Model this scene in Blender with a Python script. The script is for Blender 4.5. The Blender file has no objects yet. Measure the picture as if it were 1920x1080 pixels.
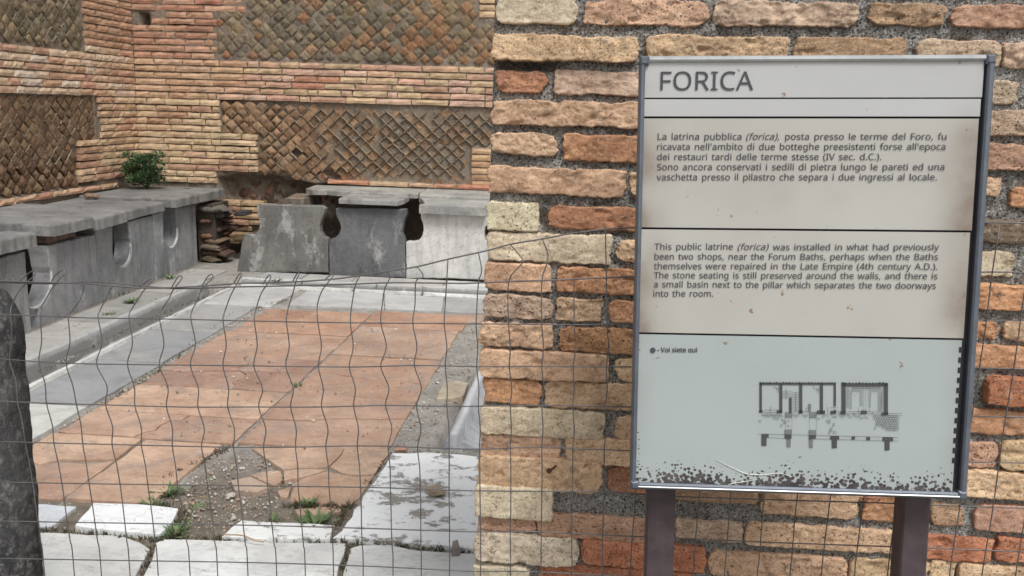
import bpy, bmesh, math, random
import numpy as np
from mathutils import Vector, Matrix
random.seed(7); rs = np.random.RandomState(11)
scene = bpy.context.scene
COL = scene.collection
# ------------------------------------------------------------------ camera, sky, sun, exposure
H = 1.4; FPX = 1650.0
RT = np.array([0.99562142, 0.08873992, 0.02938056])
UP = np.array([-0.04655612, 0.19818582, 0.97905817])
FW = np.array([-0.08105873, 0.97613913, -0.20144944])
cd = bpy.data.cameras.new('camera'); cam = bpy.data.objects.new('camera', cd); COL.objects.link(cam)
cd.sensor_fit = 'HORIZONTAL'; cd.sensor_width = 36; cd.lens = 36 * FPX / 1920
cd.clip_start = 0.05; cd.clip_end = 1500
cam.matrix_world = Matrix(((RT[0], UP[0], -FW[0], 0), (RT[1], UP[1], -FW[1], 0), (RT[2], UP[2], -FW[2], H), (0, 0, 0, 1)))
scene.camera = cam
SUN_EL, SUN_ROT = math.radians(58), math.radians(150)
w = bpy.data.worlds.new('World'); scene.world = w; w.use_nodes = True
nt = w.node_tree; bg = nt.nodes['Background']
sky = nt.nodes.new('ShaderNodeTexSky'); sky.sky_type = 'NISHITA'; sky.sun_disc = False
sky.sun_elevation = SUN_EL; sky.sun_rotation = SUN_ROT; sky.dust_density = 4; sky.air_density = 1.0
hs = nt.nodes.new('ShaderNodeHueSaturation'); hs.inputs['Saturation'].default_value = 0.12     # overcast: almost colourless sky
nt.links.new(sky.outputs[0], hs.inputs['Color']); nt.links.new(hs.outputs[0], bg.inputs[0])
bg.inputs[1].default_value = 0.113
sl = bpy.data.lights.new('sun', 'SUN'); sl.energy = 1.5; sl.angle = math.radians(16); sl.color = (1, .985, .965)
so = bpy.data.objects.new('sun', sl); COL.objects.link(so)
sd = Vector((math.sin(SUN_ROT) * math.cos(SUN_EL), math.cos(SUN_ROT) * math.cos(SUN_EL), math.sin(SUN_EL)))
so.rotation_euler = sd.to_track_quat('Z', 'Y').to_euler(); so.location = (0, -3, 8)
scene.view_settings.view_transform = 'Standard'; scene.view_settings.look = 'None'
scene.view_settings.gamma = 1; scene.view_settings.exposure = 0.4
scene.view_settings.use_curve_mapping = False

# ------------------------------------------------------------------ measuring: a ray of the survey photo met with a real plane
def ray(px, py): return FW + (px - 960) / FPX * RT - (py - 540) / FPX * UP
O = np.array([0, 0, H])
def aty(px, py, Y): d = ray(px, py); return O + d * (Y / d[1])
def atx(px, py, X): d = ray(px, py); return O + d * (X / d[0])
def atz(px, py, Z=0.0): d = ray(px, py); return O + d * ((Z - H) / d[2])
def lin(c):
    c = np.asarray(c, float) / 255.0
    c = np.where(c <= .04045, c / 12.92, ((c + .055) / 1.055) ** 2.4)
    y = float(np.dot(c, (.2126, .7152, .0722)))
    return tuple(np.clip(y + (c - y) * .74, 0, 1))

# ------------------------------------------------------------------ numpy noise
def _h(i, j, k):
    n = (i * 374761393 + j * 668265263 + k * 2147483647 + 1013) & 0xffffffff
    n = ((n ^ (n >> 13)) * 1274126177) & 0xffffffff
    return ((n ^ (n >> 16)) & 0xffff) / 32767.5 - 1
def vn(x, y, z=0.0):
    x, y, z = np.broadcast_arrays(np.asarray(x, float), y, z)
    xi, yi, zi = [np.floor(a).astype(np.int64) for a in (x, y, z)]
    fx, fy, fz = x - xi, y - yi, z - zi
    fx, fy, fz = [a * a * (3 - 2 * a) for a in (fx, fy, fz)]
    r = 0
    for a in (0, 1):
        for b in (0, 1):
            for c in (0, 1):
                r = r + _h(xi + a, yi + b, zi + c) * (fx if a else 1 - fx) * (fy if b else 1 - fy) * (fz if c else 1 - fz)
    return r
def fbm(x, y, z=0.0, o=4):
    r = 0; a = .5; f = 1.
    for i in range(o): r = r + a * vn(np.asarray(x) * f + 7.3 * i, np.asarray(y) * f + 3.1 * i, np.asarray(z) * f + i); a *= .5; f *= 2.03
    return r
def sstep(a, b, x): t = np.clip((x - a) / (b - a), 0, 1); return t * t * (3 - 2 * t)

# ------------------------------------------------------------------ object helpers
WL = {}
def root(name, loc, label, cat, group=None):
    o = bpy.data.objects.new(name, None); COL.objects.link(o); o.location = loc
    o.empty_display_size = .05
    o['label'] = label; o['category'] = cat
    if group: o['group'] = group
    WL[o] = np.array(loc, float); return o
def mk(name, V, F, mat, parent=None, color=None, smooth=False, origin=None, fcol=None):
    V = np.asarray(V, float)
    org = V.mean(0) if origin is None else np.array(origin, float)
    me = bpy.data.meshes.new(name)
    me.from_pydata((V - org).tolist(), [], F if isinstance(F, list) else F.tolist()); me.update()
    if smooth: me.polygons.foreach_set('use_smooth', [True] * len(me.polygons))
    if mat: me.materials.append(mat)
    if fcol is not None:
        at = me.attributes.new('tint', 'FLOAT_COLOR', 'FACE')
        a = np.ones((len(me.polygons), 4), np.float32); a[:, :3] = np.asarray(fcol)[:len(me.polygons)]
        at.data.foreach_set('color', a.ravel())
    o = bpy.data.objects.new(name, me); COL.objects.link(o)
    if parent is not None: o.parent = parent; o.location = org - WL[parent]
    else: o.location = org
    WL[o] = org
    if color is not None: o.color = (*color, 1)
    return o
def tag(o, label=None, cat=None, group=None, kind=None):
    if label: o['label'] = label
    if cat: o['category'] = cat
    if group: o['group'] = group
    if kind: o['kind'] = kind
    return o
class Frame:                                        # local (u, v, n) -> world
    def __init__(s, o, u, v, n): s.o, s.u, s.v, s.n = [np.array(a, float) for a in (o, u, v, n)]; s.flip = np.dot(np.cross(s.u, s.v), s.n) < 0
    def __call__(s, P): P = np.asarray(P, float); return s.o + P[:, :1] * s.u + P[:, 1:2] * s.v + P[:, 2:3] * s.n
def fl(F, flip): return [list(reversed(f)) for f in F] if flip else F
def gridF(nx, nz, base=0):
    i = np.arange(nx)[None, :] + (nx + 1) * np.arange(nz)[:, None] + base
    return np.stack([i, i + 1, i + nx + 2, i + nx + 1], -1).reshape(-1, 4).tolist()
def block(u0, u1, v0, v1, depth, nx, nz, seed, rnd=.006, edge=.002, rough=.002, n0=0.0, coarse=False, cornercut=0.0, skew=0.0, dome=0.0):
    """worn brick: front grid with ragged outline and rounded edges, sides running back by depth"""
    su = np.linspace(0, 1, nx + 1); sv = np.linspace(0, 1, nz + 1)
    if not coarse:
        su = .5 - .5 * np.cos(su * math.pi) if nx < 12 else su + .0
        k = min(.45, rnd * .45 / max(u1 - u0, 1e-6)); su = np.concatenate([[0, k], su[(su > k * 2) & (su < 1 - k * 2)], [1 - k, 1]])
        k = min(.45, rnd * .45 / max(v1 - v0, 1e-6)); sv = np.concatenate([[0, k], sv[(sv > k * 2) & (sv < 1 - k * 2)], [1 - k, 1]])
        nx, nz = len(su) - 1, len(sv) - 1
    S, T = np.meshgrid(su, sv)
    W, Hh = u1 - u0, v1 - v0
    U = u0 + S * W; V = v0 + T * Hh
    q = seed * 3.71
    L = edge * 1.6 * (vn(V * 60, q, 1) + .6 * vn(V * 220, q, 2)); R = edge * 1.6 * (vn(V * 60, q, 3) + .6 * vn(V * 220, q, 4))
    B = edge * (.7 * vn(U * 28, q, 5) + .8 * vn(U * 90, q, 6)+ .4 * vn(U * 240, q, 6)); Tp = edge * (vn(U * 28, q, 7) + .8 * vn(U * 90, q, 8) + .4 * vn(U * 240, q, 8))
    cc = cornercut
    if cc:
        for (cs, ct) in ((0, 0), (1, 0), (0, 1), (1, 1)):
            a = cc * (.5 + .8 * random.random())
            du = np.abs(S - cs) * W; dv = np.abs(T - ct) * Hh
            f = np.clip(1 - (du + dv) / (2.2 * a), 0, 1)
            V = V + f * a * .8 * (1 if ct == 0 else -1); U = U + f * a * .6 * (1 if cs == 0 else -1)
    U = U + L * (1 - S) + R * S; V = V + B * (1 - T) + Tp * T + skew * (S - .5) * W
    de = np.minimum(np.minimum(S, 1 - S) * W, np.minimum(T, 1 - T) * Hh)
    rr = rnd * (1 + .5 * vn(U * 40, V * 40, q))
    t = np.clip(1 - de / rr, 0, 1)
    Nn = n0 - rr * (1 - np.sqrt(np.clip(1 - t * t, 0, 1)))
    if not coarse:
        rg = 1 - np.abs(vn(U * 38 + 3 * vn(U * 20, V * 30, q + 31), V * 120, q + 12)); Nn = Nn + rough * (.55 * vn(U * 22, V * 50, q + 11) + .35 * rg + .5 * vn(U * 110, V * 170, q + 13) + .45 * vn(U * 260, V * 300, q + 14)) - rough * 1.2 * np.clip(vn(U * 45, V * 60, q + 17) - .35, 0, 1) * 3
    else:
        Nn = Nn + rough * vn(U * 50, V * 70, q + 11)
    if dome: Nn = Nn + dome * (1 - np.maximum(np.abs(2 * S - 1), np.abs(2 * T - 1)) ** 2)
    G = np.stack([U, V, Nn], -1).reshape(-1, 3)
    F = gridF(nx, nz)
    n = nx + 1
    loop = [i for i in range(n)] + [nx + n * j for j in range(1, nz + 1)] + [nx - i + n * nz for i in range(1, n)] + [n * j for j in range(nz - 1, 0, -1)]
    bk = G[loop].copy(); bk[:, 2] = n0 - depth
    base = len(G); m = len(loop)
    F += [[loop[(k + 1) % m], loop[k], base + k, base + (k + 1) % m] for k in range(m)]
    return np.concatenate([G, bk]), F
def prism(pts, thick, top=0.0, inset=.004, drop=.003, dens=.05, jit=.004, closed_bottom=True):
    """slab: ragged outline in (u, v), softened top edge, run back along -n"""
    P = []
    n = len(pts)
    for i in range(n):
        a = np.array(pts[i], float); b = np.array(pts[(i + 1) % n], float)
        k = max(1, int(np.linalg.norm(b - a) / dens))
        for j in range(k):
            p = a + (b - a) * j / k
            if jit: p = p + (rs.rand(2) - .5) * 2 * jit * (.5 if j == 0 else 1)
            P.append(p)
    P = np.array(P); m = len(P)
    area = .5 * np.sum(P[:, 0] * np.roll(P[:, 1], -1) - np.roll(P[:, 0], -1) * P[:, 1])
    if area < 0: P = P[::-1].copy()
    t = np.roll(P, -1, 0) - np.roll(P, 1, 0); t /= np.linalg.norm(t, axis=1)[:, None] + 1e-9
    nin = np.stack([-t[:, 1], t[:, 0]], -1)
    rings = []
    for ins, z in ((inset, top), (inset * .3, top - drop * .3), (0, top - drop), (0, top - thick)):
        rings.append(np.concatenate([P + nin * ins, np.full((m, 1), z)], 1))
    V = np.concatenate(rings)
    F = [list(range(m))]
    for r in range(3):
        F += [[r * m + k, (r + 1) * m + k, (r + 1) * m + (k + 1) % m, r * m + (k + 1) % m] for k in range(m)]
    if closed_bottom: F.append([3 * m + k for k in range(m)][::-1])
    return V, F
def boxv(u0, u1, v0, v1, n0, n1):
    V = [(u, v, n) for n in (n0, n1) for v in (v0, v1) for u in (u0, u1)]
    return np.array(V, float), [[0, 2, 3, 1], [4, 5, 7, 6], [0, 1, 5, 4], [2, 6, 7, 3], [0, 4, 6, 2], [1, 3, 7, 5]]
def rbox(u0, u1, v0, v1, n0, n1, r=.002):
    """box with chamfered front edges"""
    V = []
    for (i, n) in ((0, n0), (0, n1 - r), (r, n1)):
        V += [(u0 + i, v0 + i, n), (u1 - i, v0 + i, n), (u1 - i, v1 - i, n), (u0 + i, v1 - i, n)]
    F = [[3, 2, 1, 0], [8, 9, 10, 11]]
    for k in (0, 4):
        F += [[k + a, k + (a + 1) % 4, k + 4 + (a + 1) % 4, k + 4 + a] for a in range(4)]
    return np.array(V, float), F
def tube(P, r, seg=6):
    P = np.asarray(P, float); n = len(P); V = []; up = np.array([0.3, .9, .1])
    for i in range(n):
        t = P[min(i + 1, n - 1)] - P[max(i - 1, 0)]; t /= np.linalg.norm(t) + 1e-12
        a = np.cross(t, up); a /= np.linalg.norm(a) + 1e-9; b = np.cross(t, a)
        rr = r[i] if hasattr(r, '__len__') else r
        for k in range(seg): V.append(P[i] + rr * (math.cos(k * 2 * math.pi / seg) * a + math.sin(k * 2 * math.pi / seg) * b))
    F = []
    for i in range(n - 1):
        for k in range(seg): F.append([i * seg + k, i * seg + (k + 1) % seg, (i + 1) * seg + (k + 1) % seg, (i + 1) * seg + k])
    F.append([k for k in range(seg)][::-1]); F.append([(n - 1) * seg + k for k in range(seg)])
    return np.array(V), F
def spline(P, sub=5):
    P = np.asarray(P, float); Q = np.concatenate([P[:1] * 2 - P[1:2], P, P[-1:] * 2 - P[-2:-1]]); out = []
    for i in range(1, len(Q) - 2):
        p0, p1, p2, p3 = Q[i - 1:i + 3]
        for k in range(sub):
            t = k / sub
            out.append(.5 * ((2 * p1) + (-p0 + p2) * t + (2 * p0 - 5 * p1 + 4 * p2 - p3) * t * t + (-p0 + 3 * p1 - 3 * p2 + p3) * t ** 3))
    out.append(P[-1]); return np.array(out)
class Bag:                                           # joins uncountable or excess pieces into one mesh with per-face tint
    def __init__(s): s.V = []; s.F = []; s.C = []; s.n = 0
    def add(s, V, F, c): s.V.append(V); s.F += [[i + s.n for i in f] for f in F]; s.C += [c] * len(F); s.n += len(V)
    def out(s, name, mat, parent=None, smooth=False):
        return mk(name, np.concatenate(s.V), s.F, mat, parent, fcol=s.C, smooth=smooth)

# ------------------------------------------------------------------ materials
class MT:
    def __init__(s, name, rough=.9, spec=.3, tint='object'):
        s.m = bpy.data.materials.new(name); s.m.use_nodes = True; s.nt = s.m.node_tree
        s.b = s.nt.nodes['Principled BSDF']; s.b.inputs['Roughness'].default_value = rough
        s.b.inputs['Specular IOR Level'].default_value = spec
        oi = s.nt.nodes.new('ShaderNodeObjectInfo'); tc = s.nt.nodes.new('ShaderNodeTexCoord')
        v = s.nt.nodes.new('ShaderNodeVectorMath'); v.operation = 'MULTIPLY_ADD'
        cb = s.nt.nodes.new('ShaderNodeCombineXYZ')
        for i in range(3): s.nt.links.new(oi.outputs['Random'], cb.inputs[i])
        v.inputs[0].default_value = (0, 0, 0)
        s.nt.links.new(cb.outputs[0], v.inputs[0]); v.inputs[1].default_value = (37, 91, 53); s.nt.links.new(tc.outputs['Object'], v.inputs[2])
        s.co = v.outputs[0]; s.obj = tc.outputs['Object']; s.rand = oi.outputs['Random']
        if tint == 'attr':
            a = s.nt.nodes.new('ShaderNodeAttribute'); a.attribute_name = 'tint'; s.tint = a.outputs['Color']
        else: s.tint = oi.outputs['Color']
    def L(s, a, b): s.nt.links.new(a, b)
    def scale(s, sc, src=None):
        n = s.nt.nodes.new('ShaderNodeVectorMath'); n.operation = 'MULTIPLY'; s.L(src or s.co, n.inputs[0]); n.inputs[1].default_value = sc; return n.outputs[0]
    def noise(s, scale, detail=4, rough=.6, co=None, dist=0):
        n = s.nt.nodes.new('ShaderNodeTexNoise'); s.L(co or s.co, n.inputs['Vector']); n.inputs['Scale'].default_value = scale
        n.inputs['Detail'].default_value = detail; n.inputs['Roughness'].default_value = rough; n.inputs['Distortion'].default_value = dist; return n.outputs['Fac']
    def voro(s, scale, feat='F1', out='Distance', co=None, rnd=1):
        n = s.nt.nodes.new('ShaderNodeTexVoronoi'); n.feature = feat; s.L(co or s.co, n.inputs['Vector']); n.inputs['Scale'].default_value = scale; n.inputs['Randomness'].default_value = rnd; return n.outputs[out]
    def ramp(s, f, a, b, lo=0., hi=1.):
        n = s.nt.nodes.new('ShaderNodeMapRange'); n.clamp = True; s.L(f, n.inputs[0])
        for i, v in enumerate((a, b, lo, hi)): n.inputs[i + 1].default_value = v
        return n.outputs[0]
    def math(s, op, a, b=None):
        n = s.nt.nodes.new('ShaderNodeMath'); n.operation = op
        for i, v in enumerate((a, b)):
            if v is None: continue
            if isinstance(v, (int, float)): n.inputs[i].default_value = v
            else: s.L(v, n.inputs[i])
        return n.outputs[0]
    def mix(s, f, a, b, mode='MIX'):
        n = s.nt.nodes.new('ShaderNodeMix'); n.data_type = 'RGBA'; n.blend_type = mode
        for i, v in ((0, f), (6, a), (7, b)):
            if isinstance(v, (int, float)): n.inputs[i].default_value = v
            elif isinstance(v, tuple): n.inputs[i].default_value = (*v, 1)
            else: s.L(v, n.inputs[i])
        return n.outputs[2]
    def val(s, c, f):            # multiply colour by a factor socket
        return s.mix(1.0, c, f, 'MULTIPLY')
    def bump(s, hgt, strength=.5, dist=.002):
        n = s.nt.nodes.new('ShaderNodeBump'); n.inputs['Strength'].default_value = strength; n.inputs['Distance'].default_value = dist
        if getattr(s, '_b', None): s.L(s._b, n.inputs['Normal'])
        s.L(hgt, n.inputs['Height']); s._b = n.outputs[0]; s.L(n.outputs[0], s.b.inputs['Normal'])
    def sep(s, src=None):
        n = s.nt.nodes.new('ShaderNodeSeparateXYZ'); s.L(src or s.obj, n.inputs[0]); return n.outputs
    def done(s, c):
        if isinstance(c, tuple): s.b.inputs['Base Color'].default_value = (*c, 1)
        else: s.L(c, s.b.inputs['Base Color'])
        return s.m

def m_hero_brick():
    m = MT('pier_brick', .93, .15); c = m.tint
    c = m.mix(m.ramp(m.noise(11, 6, .7), .38, .63), m.val(c, (.74, .69, .66)), m.val(c, (1.18, 1.17, 1.15)))
    c = m.mix(m.ramp(m.noise(38, 7, .82), .52, .64, 0, .62), c, m.val(c, (.60, .52, .46)))
    c = m.mix(m.ramp(m.noise(24, 6, .75, dist=1.5), .57, .66, 0, .55), c, m.mix(.5, m.tint, lin((232, 216, 184))))
    c = m.mix(m.ramp(m.noise(19, 9, .86), .565, .635, 0, .66), c, lin((104, 95, 84)))
    c = m.mix(m.ramp(m.noise(230, 4, .8), .50, .62, 0, .65), c, m.val(c, (.56, .50, .46)))
    c = m.mix(m.ramp(m.noise(180, 4, .8), .54, .64, 0, .5), c, m.mix(.5, m.tint, lin((240, 228, 206))))
    c = m.mix(m.ramp(m.noise(1, 6, .75, co=m.scale((26, 26, 90)), dist=.8), .57, .66, 0, .5), c, m.val(c, (.62, .55, .50)))
    big = m.voro(62); mid = m.voro(120); small = m.voro(230)
    gate = m.ramp(m.noise(26, 4, .6), .44, .58)
    pit = m.math('MAXIMUM', m.math('MULTIPLY', m.ramp(big, .13, .20, 1, 0), gate), m.math('MULTIPLY', m.ramp(mid, .16, .24, 1, 0), m.ramp(m.noise(33, 3, .6), .42, .56)))
    pit = m.math('MULTIPLY', m.math('MAXIMUM', pit, m.math('MULTIPLY', m.ramp(small, .16, .26, 1, 0), .7)), m.ramp(m.rand, .1, .75, .25, 1))
    c = m.mix(m.math('MULTIPLY', pit, .80), c, m.val(m.tint, (.26, .19, .15)))
    m.bump(m.noise(70, 10, .88), .8, .0035); m.bump(m.noise(1, 6, .75, co=m.scale((60, 60, 190))), .6, .0025); m.bump(m.noise(380, 4, .8), .8, .0014); m.bump(m.math('SUBTRACT', 1, pit), 1.0, .003)
    return m.done(c)
def m_brick(tint):
    m = MT('old_brick_' + tint, .92, .2, tint); c = m.tint
    c = m.mix(m.ramp(m.noise(9, 5, .7), .35, .68), m.val(c, (.68, .66, .64)), m.val(c, (1.18, 1.14, 1.10)))
    c = m.mix(m.ramp(m.noise(45, 5, .75), .55, .72, 0, .5), c, m.val(c, (.5, .44, .4)))
    c = m.mix(m.ramp(m.noise(16, 6, .8), .62, .74, 0, .45), c, lin((185, 178, 165)))
    m.bump(m.noise(80, 6, .8), .8, .005)
    return m.done(c)
def m_tuff(tint):
    m = MT('tuff_' + tint, .95, .15, tint); c = m.tint
    c = m.mix(m.ramp(m.noise(14, 5, .7), .35, .68), m.val(c, (.66, .66, .66)), m.val(c, (1.25, 1.2, 1.12)))
    c = m.mix(m.ramp(m.noise(60, 5, .75), .55, .7, 0, .55), c, m.val(c, (.5, .46, .42)))
    m.bump(m.noise(60, 7, .8), .9, .008)
    return m.done(c)
def m_mortar(name, base, light, dark, speck=True, sc=1.0):
    m = MT(name, .97, .12)
    c = m.mix(m.ramp(m.noise(7 * sc, 5, .65), .35, .68), base, dark)
    c = m.mix(m.ramp(m.noise(38 * sc, 6, .8), .5, .68, 0, .7), c, light)
    c = m.mix(m.ramp(m.noise(120 * sc, 5, .8), .55, .68, 0, .75), c, tuple(x * .35 for x in dark))
    g = m.voro(150 * sc, out='Color'); n = m.sep(g)
    if speck:
        d = m.voro(150 * sc)
        f = m.math('MULTIPLY', m.ramp(n[0], .80, .84), m.ramp(d, .34, .46, 1, 0))
        c = m.mix(m.math('MULTIPLY', f, .75), c, lin((205, 200, 188)))
        f = m.math('MULTIPLY', m.ramp(n[1], .70, .74), m.ramp(d, .34, .46, 1, 0))
        c = m.mix(m.math('MULTIPLY', f, .6), c, lin((78, 73, 68)))
        m.bump(m.ramp(d, 0, .6, 1, 0), .8, .003)
    m.bump(m.noise(60 * sc, 8, .85), 1.0, .008 / sc)
    return m.done(c)
def m_pier_mortar():
    m = MT('pier_mortar', .97, .12)
    c = m.mix(m.ramp(m.noise(9, 5, .65), .36, .66), lin((192, 188, 180)), lin((158, 153, 145)))
    n = m.noise(210, 4, .75)
    c = m.mix(m.ramp(n, .51, .60), c, lin((94, 89, 83)))
    c = m.mix(m.ramp(n, .47, .38), c, lin((206, 202, 194)))
    d = m.voro(170); cc = m.sep(m.voro(170, out='Color'))
    c = m.mix(m.math('MULTIPLY', m.ramp(cc[0], .84, .87), m.ramp(d, .30, .42, .9, 0)), c, lin((232, 228, 220)))
    c = m.mix(m.math('MULTIPLY', m.ramp(cc[1], .80, .83), m.ramp(d, .30, .42, .8, 0)), c, lin((62, 57, 53)))
    c = m.mix(m.ramp(m.noise(26, 6, .8), .56, .66, 0, .55), c, lin((96, 88, 80)))
    m.bump(n, 1, .004); m.bump(m.noise(60, 8, .85), 1.0, .008); m.bump(m.ramp(d, 0, .5, 1, 0), .8, .003)
    return m.done(c)
def m_stone(name, dark=(.45, .45, .46), streak=True, lightpatch=.6, rough=.75, stain=False):
    m = MT(name, rough, .3); c = m.tint
    c = m.mix(m.ramp(m.noise(2.6, 6, .65), .38, .64), m.val(c, (.70, .70, .71)), m.val(c, (1.12, 1.11, 1.09)))
    if streak:
        st = m.noise(1, 6, .65, co=m.scale((16, 16, 2.2)))
        c = m.mix(m.math('MULTIPLY', m.ramp(st, .46, .62, 0, .62), m.ramp(m.noise(3, 4, .6), .38, .6)), c, m.val(c, dark))
        st2 = m.noise(1, 6, .7, co=m.scale((11, 11, 3.4)), dist=.6)
        c = m.mix(m.ramp(st2, .60, .70, 0, lightpatch * .5), c, lin((186, 185, 180)))
        bl = m.noise(4.5, 9, .74, co=m.scale((1, 1, .6)))
        c = m.mix(m.ramp(bl, .565, .64, 0, lightpatch), c, lin((194, 193, 188)))
    if stain: c = m.mix(m.ramp(m.noise(6, 8, .75), .50, .66, 0, .75), c, m.val(c, (.58, .58, .56)))
    c = m.mix(m.ramp(m.noise(40, 7, .8), .50, .66, 0, .6), c, m.val(c, (.50, .49, .47)))
    c = m.mix(m.ramp(m.noise(110, 4, .8), .6, .7, 0, .35), c, lin((205, 203, 196)))
    m.bump(m.noise(25, 9, .8), .9, .008); m.bump(m.noise(160, 5, .8), .7, .002)
    return m.done(c)
def m_paving():
    m = MT('paving_marble', .7, .3); c = m.tint
    c = m.mix(m.ramp(m.noise(3.2, 7, .65, dist=.8), .40, .66), c, m.val(c, (.74, .74, .75)))
    v = m.noise(2.2, 5, .6, co=m.scale((1, 2.3, 1)), dist=2.2)
    vein = m.ramp(m.math('ABSOLUTE', m.math('SUBTRACT', v, .5)), .0, .018, .30, 0)
    c = m.mix(vein, c, lin((128, 128, 130)))
    c = m.mix(m.ramp(m.noise(1.6, 8, .78), .50, .66, 0, .55), c, lin((176, 172, 162)))
    c = m.mix(m.ramp(m.noise(9, 8, .8, co=m.scale((1, 2.4, 1))), .55, .66, 0, .62), c, lin((142, 135, 124)))
    ed = m.noise(46, 6, .8, co=m.scale((1, 2, 1)))
    c = m.mix(m.ramp(ed, .63, .68, 0, .7), c, lin((112, 102, 90)))
    m.bump(m.noise(14, 7, .7), .4, .006); m.bump(ed, .4, .003)
    return m.done(c)
def m_gutter():
    m = MT('drain_stone', .75, .25); c = m.tint
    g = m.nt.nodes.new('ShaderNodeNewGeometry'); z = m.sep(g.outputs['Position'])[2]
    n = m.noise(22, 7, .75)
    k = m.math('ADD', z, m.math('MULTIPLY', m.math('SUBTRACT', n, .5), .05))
    c = m.mix(m.ramp(k, -.018, .004), m.val(c, (.62, .62, .61)), m.val(c, (1.12, 1.12, 1.11)))       # darker low in the channel, paler towards the rim
    c = m.mix(m.ramp(m.noise(30, 7, .8), .54, .66, 0, .5), c, lin((118, 112, 102)))
    c = m.mix(m.ramp(m.noise(8, 7, .75), .56, .66, 0, .5), c, lin((196, 194, 188)))
    m.bump(m.noise(25, 9, .8), .9, .006)
    return m.done(c)
def m_flaky():
    m = MT('flaking_marble', .8, .25); c = m.tint
    f = m.math('ADD', m.noise(8, 9, .78, co=m.scale((1, 1.6, 1)), dist=.3), m.math('MULTIPLY', m.ramp(m.noise(1.9, 4, .6), .42, .62), .10))
    g = m.ramp(f, .60, .625)
    c = m.mix(g, c, m.mix(m.ramp(m.noise(50, 5, .8), .4, .65), lin((140, 132, 122)), lin((172, 166, 156))))
    c = m.mix(m.ramp(m.noise(60, 5, .8), .6, .66, 0, .6), c, lin((128, 120, 110)))
    m.bump(m.ramp(f, .59, .63, 1, 0), .7, .004); m.bump(m.noise(40, 7, .8), .5, .004)
    return m.done(c)
def m_terracotta():
    m = MT('terracotta', .9, .2); c = m.tint
    c = m.mix(m.ramp(m.noise(2.6, 8, .72), .38, .62), m.val(c, (.76, .70, .67)), m.val(c, (1.10, 1.12, 1.10)))
    c = m.mix(m.ramp(m.noise(4.5, 9, .8, dist=.6), .50, .62, 0, .62), c, lin((146, 132, 122)))
    c = m.mix(m.ramp(m.noise(13, 8, .8, co=m.scale((1, 2, 1))), .53, .66, 0, .7), c, m.val(c, (.66, .58, .54)))
    c = m.mix(m.ramp(m.noise(24, 7, .8, co=m.scale((1, 1.8, 1))), .58, .66, 0, .55), c, lin((206, 178, 152)))
    d = m.voro(34, co=m.scale((1, 2, 1))); gt = m.ramp(m.noise(8, 3, .6), .45, .6)
    c = m.mix(m.math('MULTIPLY', m.ramp(d, .09, .15, .8, 0), gt), c, lin((216, 208, 196)))
    e = m.noise(3.2, 8, .7, co=m.scale((1, 1.6, 1)), dist=1.2)
    crack = m.ramp(m.math('ABSOLUTE', m.math('SUBTRACT', e, .5)), 0, .006, .75, 0)
    c = m.mix(m.math('MULTIPLY', crack, m.ramp(m.noise(4, 3, .6), .45, .55)), c, lin((96, 80, 68)))
    d2 = m.noise(70, 6, .85, co=m.scale((1, 2, 1)))
    c = m.mix(m.ramp(d2, .60, .66, 0, .7), c, m.val(c, (.45, .4, .38)))
    m.bump(m.noise(16, 9, .8), .8, .008); m.bump(d2, .6, .002)
    return m.done(c)
def m_ground():
    m = MT('soil_and_mortar', .98, .1)
    a = m.mix(m.ramp(m.noise(9, 6, .75, co=m.obj), .38, .66), lin((168, 163, 154)), lin((136, 131, 122)))
    b = m.mix(m.ramp(m.noise(14, 6, .75, co=m.obj), .38, .66), lin((142, 130, 114)), lin((112, 100, 85)))
    xyz = m.sep()
    att = m.nt.nodes.new('ShaderNodeAttribute'); att.attribute_name = 'tint'
    c = m.mix(m.sep(att.outputs['Color'])[0], a, b)
    c = m.mix(m.ramp(m.noise(60, 6, .85, co=m.obj), .54, .66, 0, .7), c, m.val(c, (.55, .52, .48)))
    g = m.voro(110, co=m.obj); gc = m.sep(m.voro(110, out='Color', co=m.obj))
    c = m.mix(m.math('MULTIPLY', m.math('MULTIPLY', m.ramp(gc[0], .84, .87), m.ramp(g, .3, .42, 1, 0)), .8), c, lin((196, 190, 178)))
    m.bump(m.noise(50, 8, .85, co=m.obj), 1, .008); m.bump(m.ramp(g, 0, .6, 1, 0), .5, .003)
    return m.done(c)
def m_plain(name, col, rough=.5, metal=0, spec=.4, var=.12, bump=0):
    m = MT(name, rough, spec); m.b.inputs['Metallic'].default_value = metal
    c = m.mix(m.ramp(m.noise(25, 6, .7), .35, .68), m.val(m.mix(0, col, col), (1 - var,) * 3), m.val(m.mix(0, col, col), (1 + var,) * 3))
    c = m.mix(m.ramp(m.noise(180, 4, .8), .6, .68, 0, .25 if var else 0), c, tuple(x * .5 for x in col))
    if bump: m.bump(m.noise(200, 4, .8), bump, .001)
    return m.done(c)
def m_leaf(name, c1, c2):
    m = MT(name, .6, .35)
    g = m.nt.nodes.new('ShaderNodeNewGeometry')
    c = m.mix(g.outputs['Random Per Island'], c1, c2)
    m.b.inputs['Subsurface Weight'].default_value = 0
    return m.done(c)
HB = m_hero_brick(); BR = m_brick('object'); BRA = m_brick('attr'); TU = m_tuff('object'); TUA = m_tuff('attr')
PM = m_pier_mortar()
WM = m_mortar('wall_mortar', lin((150, 134, 114)), lin((176, 164, 146)), lin((118, 102, 84)), speck=False, sc=.6)
DKM = m_mortar('dark_fill', lin((92, 80, 68)), lin((112, 100, 88)), lin((66, 56, 48)), speck=False, sc=.6)
JM = m_mortar('joint_mortar', lin((160, 140, 112)), lin((186, 170, 145)), lin((124, 102, 78)), speck=False)
GS = m_stone('weathered_grey_stone'); GT = m_stone('seat_stone', streak=False, stain=True)
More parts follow.
